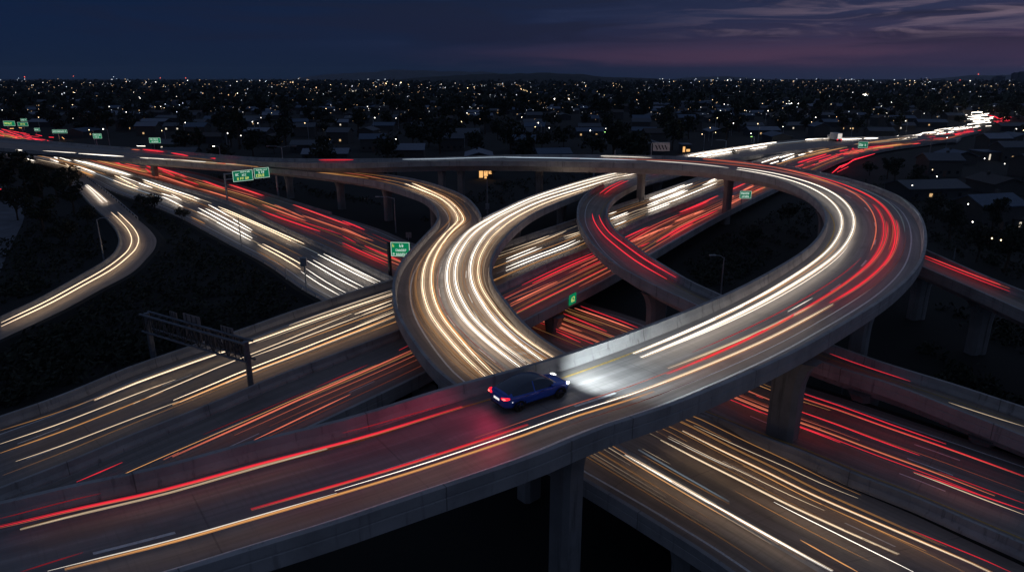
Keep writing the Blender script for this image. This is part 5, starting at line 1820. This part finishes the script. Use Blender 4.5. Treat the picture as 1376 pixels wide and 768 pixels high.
def house(name, q, roof, lit, parts, wdt, dep_, hgt, rise, rng):
    """gabled house; with parts it is an Empty over wall, roof, chimney, door and windows, else one mesh"""
    wm = WALLS[q % 2]
    wl, rf, ch, dr = MB(), MB(), MB(), MB()
    x, y = wdt / 2, dep_ / 2
    wl.add([(-x, -y, -0.6), (x, -y, -0.6), (x, y, -0.6), (-x, y, -0.6), (-x, -y, hgt), (x, -y, hgt), (x, y, hgt), (-x, y, hgt), (-x, 0, hgt + rise), (x, 0, hgt + rise)],
           [(0, 1, 5, 4), (2, 3, 7, 6), (1, 2, 6, 9, 5), (3, 0, 4, 8, 7)])
    e = 0.5
    sl_ = rise / y
    for s_ in (-1, 1):
        a = [(-x - e, s_ * (y + e), hgt - e * sl_ + 0.03), (x + e, s_ * (y + e), hgt - e * sl_ + 0.03), (x + e, 0, hgt + rise + 0.03), (-x - e, 0, hgt + rise + 0.03)]
        b_ = [(p[0], p[1], p[2] + 0.22) for p in a]
        rf.add(a + b_, [(0, 1, 2, 3), (7, 6, 5, 4), (0, 4, 5, 1), (1, 5, 6, 2), (2, 6, 7, 3), (3, 7, 4, 0)])
    ch.box((x * 0.4, 0.3, hgt), (x * 0.4 + 0.7, 1.0, hgt + rise + 0.9))
    dr.box((-0.5, -y - 0.06, 0.0), (0.5, -y - 0.003, 2.0))
    wins = []
    for k in range(4):
        cx = -x + wdt * (k + 0.5) / 4
        if abs(cx) < 0.9:
            cx += 1.3 if cx >= 0 else -1.3
        wins.append(((cx - 0.45, -y - 0.05, 1.0), (cx + 0.45, -y - 0.004, 1.95), lit > 0 and k in ((1,) if lit == 1 else (0, 2))))
    lm = M_WINL if q % 3 else M_WINW
    if parts:
        e_ = bpy.data.objects.new(name, None)
        COL.objects.link(e_)
        wl.build("wall", wm, e_)
        r_ = rf.build("roof", roof, e_)
        ch.build("chimney", wm, r_)
        dr.build("door", M_DOOR, e_)
        for lo, hi_, on in wins:
            MB().box(lo, hi_).build("window", lm if on else M_WIN, e_)
        return e_
    all_ = MB()
    all_.add(wl.v, wl.f, 0).add(rf.v, rf.f, 1)
    for lo, hi_, on in wins:
        if on or parts:
            all_.box(lo, hi_, 3 if on else 2)
    return all_.build(name, [wm, roof, M_WIN, lm])


def where(x, y):
    px_ = 688 + F * x / (y * math.cos(PITCH) + H * math.sin(PITCH))
    if px_ < 300:
        return "beyond the distant sign boards"
    if px_ < 700:
        return "behind the flyover's level far stretch"
    if px_ < 1040:
        return "beyond the hatched pale sign"
    return "past the flyover's big bend"


BIG = {}
SMALL = {}
nh = 0
hpos = []
yy = 150.0
while yy < 800:
    half = 0.80 * yy + 40
    xx = -half + rnd.uniform(0, 20)
    while xx < half:
        x, y = xx + rnd.uniform(-4, 4), yy + rnd.uniform(-6, 6)
        xx += 27 + 0.012 * yy
        near = y < 330
        if near and x < 60 and y < 230:
            continue
        if not clear(x, y, 17) or nh >= 290:
            continue
        if rnd.random() < 0.14:
            continue
        q, ri = rnd.randrange(3), rnd.choice([0, 1, 1, 2, 3, 3])
        lit = rnd.choice([0, 0, 0, 0, 0, 1, 1, 2])
        key = (q, ri, lit)
        src = BIG if near else SMALL
        szs = [(13, 9, 3.0, 1.6), (17, 10, 3.2, 1.5), (11, 8, 5.4, 1.8)][q]
        rz = rnd.choice([0, math.pi / 2]) + R(rnd.uniform(-8, 8)) if rnd.random() < 0.5 else R(rnd.uniform(-15, 15))
        if key not in src:
            src[key] = o = house("house", q, ROOFS[ri], lit, near, *szs, rnd)
        else:
            o = copy_tree(src[key])
        o.location = (x, y, -0.5)
        o.rotation_euler = (0, 0, rz)
        tag(o, "%s %s-roofed house %s, %s" % (["low", "long", "two-storey"][q], RNAME[ri], ["with dark windows", "with one lit window", "with two lit windows"][lit], where(x, y)), "house", "houses in the dark suburb")
        hpos.append((x, y))
        nh += 1
    yy += 40

# a few houses and buildings the photograph singles out
def lit_building(name, label, x, y, wpx, hpx, strips, roof=1, glow_m=None, rz=0.0):
    p = at(x, y, -0.5)
    dep = p[1] * math.cos(PITCH) + H * math.sin(PITCH)
    k = dep / F
    w, h = wpx * k, hpx * k
    e = empty(name, label, "building", p, rz)
    MB().box((-w / 2, 0, -0.5), (w / 2, max(6, w * 0.6), h)).build("wall", WALLS[0], e)
    MB().box((-w / 2 - 0.3, -0.3, h + 0.003), (w / 2 + 0.3, max(6, w * 0.6) + 0.3, h + 0.35)).build("roof", ROOFS[roof], e)
    for a, c, z0, z1 in strips:
        MB().box((-w / 2 + a * w, -0.06, z0 * h), (-w / 2 + c * w, -0.004, z1 * h)).build("window", glow_m or M_WINL, e)  # real windows, and glowing panels painting light on fronts, porch column and post
    return e


M_FRONT = glow("lit_front_glow", (1.0, 0.52, 0.18), 1.1, False)  # glow standing in for warm lamp light on the facades
lit_building("roadside_building", "small building with a glowing orange front under the flyover's far stretch", 653, 240, 20, 14, [(0.05, 0.3, 0.1, 0.85), (0.36, 0.62, 0.25, 0.9), (0.68, 0.95, 0.45, 0.95), (0.4, 0.55, 0.02, 0.2)], 1, M_FRONT)
lit_building("roadside_building", "pale shed with a lit gable behind the upper white trail", 922, 206, 12, 11, [(0.1, 0.35, 0.15, 0.8), (0.5, 0.9, 0.2, 0.5)], 0, M_FRONT)
lit_building("house", "house with a bright porch column past the exit ramp", 1322, 306, 40, 14, [(0.0, 0.2, 0.62, 0.86), (0.26, 0.38, 0.1, 0.9), (0.02, 0.18, 0.1, 0.3)], 3, M_FRONT)
lit_building("house", "house with one slim lit window at the edge of view past the exit ramp", 1372, 310, 22, 14, [(0.3, 0.42, 0.25, 0.85)], 2, M_WINW)
lit_building("house", "wide house with a lit post and two garden lamps beyond the bend", 1345, 216, 50, 11, [(0.16, 0.2, 0.1, 0.8)], 3, M_WINW)
lit_building("house", "broad pale-roofed house with a blue cast near the far bend", 1255, 256, 44, 8, [(0.05, 0.1, 0.3, 0.6)], 0, M_WINW)
lit_building("warehouse", "long low warehouse with a pale roof under the distant hill", 497, 124, 58, 3.4, [(0.02 + 0.07 * k, 0.055 + 0.07 * k, 0.2, 0.8) for k in range(14)], 0, M_WINW)

def row(y, z):
    """picture row of a point at forward distance y and height z"""
    cc, ss = math.cos(PITCH), math.sin(PITCH)
    return 384 - F * (y * ss + (z - H) * cc) / (y * cc + (H - z) * ss)


def hides(x, y, xp_):
    """would a tall tree here stand before the far end of the freeway?"""
    yb_, yt_ = row(y, 0), row(y, 15)
    yl = 205 - (xp_ - 1120) * 0.17
    return (1130 < xp_ < 1370 and yb_ > yl + 1 and yt_ < yl + 5) or (1085 < xp_ < 1185 and yb_ > 206 and yt_ < 246)


SUB = {}
nt_ = 0
tp = []
for sd, hh, sp_ in ((31, 10, 4.6), (32, 13, 5.2), (33, 15, 3.4), (34, 7, 4.6)):
    tr, cr = tree_mesh(sd, hh, sp_, 13, 30, 0.70)
    mb = MB()
    mb.add(tr.v, tr.f, 0).add(cr.v, cr.f, 1)
    SUB[sd] = mb
TKIND = {31: "round-crowned tree", 32: "broad tall tree", 33: "narrow tall tree", 34: "low spreading tree"}
first = {}
tries = 0
while nt_ < 300 and tries < 9000:
    tries += 1
    y = 170 + 560 * rnd.random() ** 0.9
    x = rnd.uniform(-1, 1) * (0.78 * y + 30)
    xp_ = 688 + F * x / (y * math.cos(PITCH) + H * math.sin(PITCH))
    if (x < 60 and y < 215) or not clear(x, y, 11) or hides(x, y, xp_):
        continue
    if any((x - a) ** 2 + (y - c) ** 2 < 64 for a, c in hpos) or any((x - a) ** 2 + (y - c) ** 2 < 36 for a, c in tp):
        continue
    sd = rnd.choice([31, 31, 32, 33, 34, 34])
    if sd not in first:
        first[sd] = o = SUB[sd].build("suburb_tree", [M_BARK, M_LEAF if sd != 34 else M_LEAF2])
    else:
        o = first[sd].copy()
        COL.objects.link(o)
    o.location = (x, y, -0.5)
    k = rnd.uniform(0.75, 1.25)
    o.scale = (k, k, k * rnd.uniform(0.9, 1.15))
    o.rotation_euler = (0, 0, rnd.uniform(0, 6.28))
    tag(o, "dark %s between suburb houses, %s" % (TKIND[sd], where(x, y)), "tree", "trees in the dark suburb")
    tp.append((x, y))
    nt_ += 1

# far suburb: reads as one dark mass of roofs and crowns
fh, fw2 = MB(), MB()
for _ in range(420):
    y = 760 + 1900 * rnd.random() ** 1.4
    x = rnd.uniform(-1, 1) * (0.80 * y)
    if not clear(x, y, 20):
        continue
    w, d_, h_ = rnd.uniform(10, 26), rnd.uniform(8, 16), rnd.uniform(3, 7)
    fh.box((x - w / 2, y - d_ / 2, -0.6), (x + w / 2, y + d_ / 2, h_), rnd.choice([0, 1, 1, 2, 3]))
kind(fh.build("distant_roofs", ROOFS), "stuff")
for _ in range(5200):
    y = 700 + 3600 * rnd.random() ** 1.7
    x = rnd.uniform(-1, 1) * (0.82 * y)
    if not clear(x, y, 14):
        continue
    r_ = rnd.uniform(3.5, 7) * (1 + y / 4000)
    leaf_cloud(fw2, rnd, (x, y, r_ * 0.7), r_, 7, r_ * 0.55, 0, 0.9)
kind(fw2.build("distant_trees", M_LEAF), "stuff")

# street lamps of the suburb (things) and the countless farther lights
lm_ = MB()
lm_.tube([(0, 0, -0.5), (0, 0, 7)], 0.11, 5, 0)
lm_.tube([(0, 0, 6.9), (1.3, 0, 7.3)], 0.07, 5, 0)


def octa(mb, c, r, m):
    x, y, z = c
    mb.add([(x + r, y, z), (x, y + r, z), (x - r, y, z), (x, y - r, z), (x, y, z + r), (x, y, z - r)],
           [(0, 1, 4), (1, 2, 4), (2, 3, 4), (3, 0, 4), (1, 0, 5), (2, 1, 5), (3, 2, 5), (0, 3, 5)], m)


lamps_ = []
for mm, nm in ((M_LAMP, "white"), (M_LAMPW, "warm")):
    mb = MB()
    mb.add(lm_.v, lm_.f, 0)
    octa(mb, (1.5, 0, 7.2), 0.25, 1)
    lamps_.append([mb, mm, nm, None])
LSPOT = [(811, 183, 1), (700, 168, 0), (1009, 192, 1), (952, 186, 0), (1182, 150, 0), (1270, 146, 0)]
cnt = 0
cands = [(x, y) for x, y, _ in LSPOT]
while len(cands) < 90:
    cands.append((rnd.uniform(0, 1376), 136 + 68 * rnd.random() ** 0.8))
for x, y in cands:
    p = at(x, y + 4, -0.5)
    if not clear(p[0], p[1], 9):
        continue
    L_ = lamps_[0 if rnd.random() < 0.6 else 1]
    if L_[3] is None:
        L_[3] = o = L_[0].build("street_lamp", [M_STEEL, L_[1]])
    else:
        o = L_[3].copy()
        COL.objects.link(o)
    o.location = p
    s_ = rnd.uniform(0.75, 1.25)
    o.scale = (s_, s_, s_)
    o.rotation_euler = (0, 0, rnd.uniform(0, 6.28))
    tag(o, "lit %s street lamp among the dark houses, %s" % (L_[2], where(p[0], p[1])), "street lamp", "street lamps in the dark suburb")

cl = MB()


def light(x, y, rpx, m):
    p = at(x, y, 6.0) if y > 109 else at(x, 109, 6.0)
    if y <= 109:
        p[2] = zat(p, y)
    dep = p[1] * math.cos(PITCH) + (H - p[2]) * math.sin(PITCH)
    octa(cl, p, max(0.15, rpx * dep / F), m)


for _ in range(260):
    light(rnd.uniform(0, 1376), rnd.gauss(108.8, 1.6) if rnd.random() < 0.6 else rnd.uniform(106, 118), rnd.uniform(0.3, 0.6), rnd.choice([5, 6, 5, 6, 2, 0]))
for _ in range(560):
    light(rnd.uniform(0, 1376), 110 + 44 * rnd.random() ** 1.3, rnd.uniform(0.22, 0.5), rnd.choice([5, 6, 5, 6, 5, 6, 2, 0, 1]))
for cx, cy, wd, n, r_ in ((70, 125, 70, 16, 1.2), (120, 114, 60, 14, 0.8), (190, 130, 40, 9, 1.0), (300, 126, 90, 20, 1.0), (380, 111, 40, 12, 1.2), (430, 126, 60, 12, 0.9), (517, 112, 30, 14, 1.2),
                          (480, 114, 60, 12, 0.9), (610, 118, 90, 14, 1.0), (690, 108, 130, 22, 0.7), (860, 109, 160, 20, 0.7), (1000, 109, 130, 26, 0.8), (740, 133, 50, 9, 0.9), (1060, 139, 30, 10, 0.9),
                          (975, 136, 20, 7, 0.8), (1165, 127, 30, 9, 1.1), (1240, 110, 90, 14, 0.9), (1330, 115, 80, 12, 0.9), (1210, 138, 20, 7, 1.0), (170, 112, 90, 14, 0.8)):
    for _ in range(n):
        light(rnd.gauss(cx, wd / 3), rnd.gauss(cy, 1.2), r_ * rnd.uniform(0.35, 0.75), rnd.choice([0, 5, 6, 5, 1]))
for x, y, r_, m in ((519, 112, 2.0, 1), (380, 111.5, 1.8, 0), (618, 118, 1.6, 0), (178, 131, 1.8, 0), (47, 126.5, 1.5, 0), (92, 125.5, 2.0, 1), (745, 133, 1.5, 0), (688, 118, 1.3, 0), (1163, 127, 2.0, 0), (1314, 130, 2.0, 0),
                    (1287, 146, 1.8, 0), (1207, 139, 1.6, 0), (813, 177, 1.8, 3), (100, 102.5, 1.0, 4), (34, 103.5, 1.2, 4), (216, 105, 1.0, 4), (250, 105, 1.0, 4), (1222, 116, 1.2, 4), (1290, 108, 1.2, 4), (1313, 100, 1.3, 4),
                    (1350, 220, 1.2, 0), (1323, 213, 1.4, 0), (1307, 298, 1.3, 0), (1333, 320, 1.5, 1), (1345, 322.5, 1.3, 1), (1253, 228, 1.3, 1), (1259, 237, 1.0, 0), (1226, 249, 1.0, 0), (1354, 193, 1.1, 0), (1301, 274, 1.0, 0)):
    light(x, y, r_ * 0.58, m)
# rows of lamps along the far streets
for _ in range(60):
    y0 = 420 + 1900 * rnd.random() ** 1.3
    x0 = rnd.uniform(-0.78, 0.78) * y0
    a = rnd.choice([0.02, 0.05, -0.04, 1.45, 1.6]) + rnd.uniform(-0.05, 0.05)
    m_ = rnd.choice([6, 6, 6, 5, 1])
    for k in range(rnd.randint(8, 18)):
        p = (x0 + math.cos(a) * k * 34 + rnd.uniform(-3, 3), y0 + math.sin(a) * k * 34 + rnd.uniform(-3, 3), 7.5)
        octa(cl, p, 0.26 * max(0.5, p[1] / F) * rnd.uniform(0.7, 1.3), m_)
kind(cl.build("city_lights", [M_LAMP, M_LAMPW, glow("lamp_cool", (0.70, 0.85, 1.0), 3, False), M_LAMPG, glow("beacon_red", (1.0, 0.12, 0.06), 3, False), glow("lamp_dim_white", (0.85, 0.92, 1.0), 1.7, False), glow("lamp_dim_warm", (1.0, 0.62, 0.32), 1.6, False)]), "stuff")

# skyline towers
M_TOWER = plain("tower_concrete", (0.06, 0.07, 0.09), 0.8)
for i, (x0, x1, y0, lab) in enumerate(((1282, 1292, 103, "low wide tower block on the hazy skyline"), (1303, 1308, 99, "slim twin tower on the skyline, slightly shorter"), (1309.5, 1317, 98, "tallest skyline tower under a red beacon"),
                                       (1319, 1328, 102, "broad mid-height tower beside the tallest one"), (1338, 1345, 103, "square tower near the end of the skyline"), (1352, 1360, 101.5, "last tower of the skyline"))):
    dist = 4500.0
    k = dist / F
    z1 = H + (103.7 - y0) * k * 1.02
    e = empty("skyline_tower", lab, "tower", ((x0 + x1) / 2 * k * 1.045 - 688 * k * 1.045, dist, -0.5))
    w = (x1 - x0) * k / 2
    MB().box((-w, -w, 0), (w, w, z1)).build("shaft", M_TOWER, e)
    MB().box((-w * 0.5, -w * 0.5, z1 + 0.01), (w * 0.5, w * 0.5, z1 + 5)).build("roof_plant", M_TOWER, e)
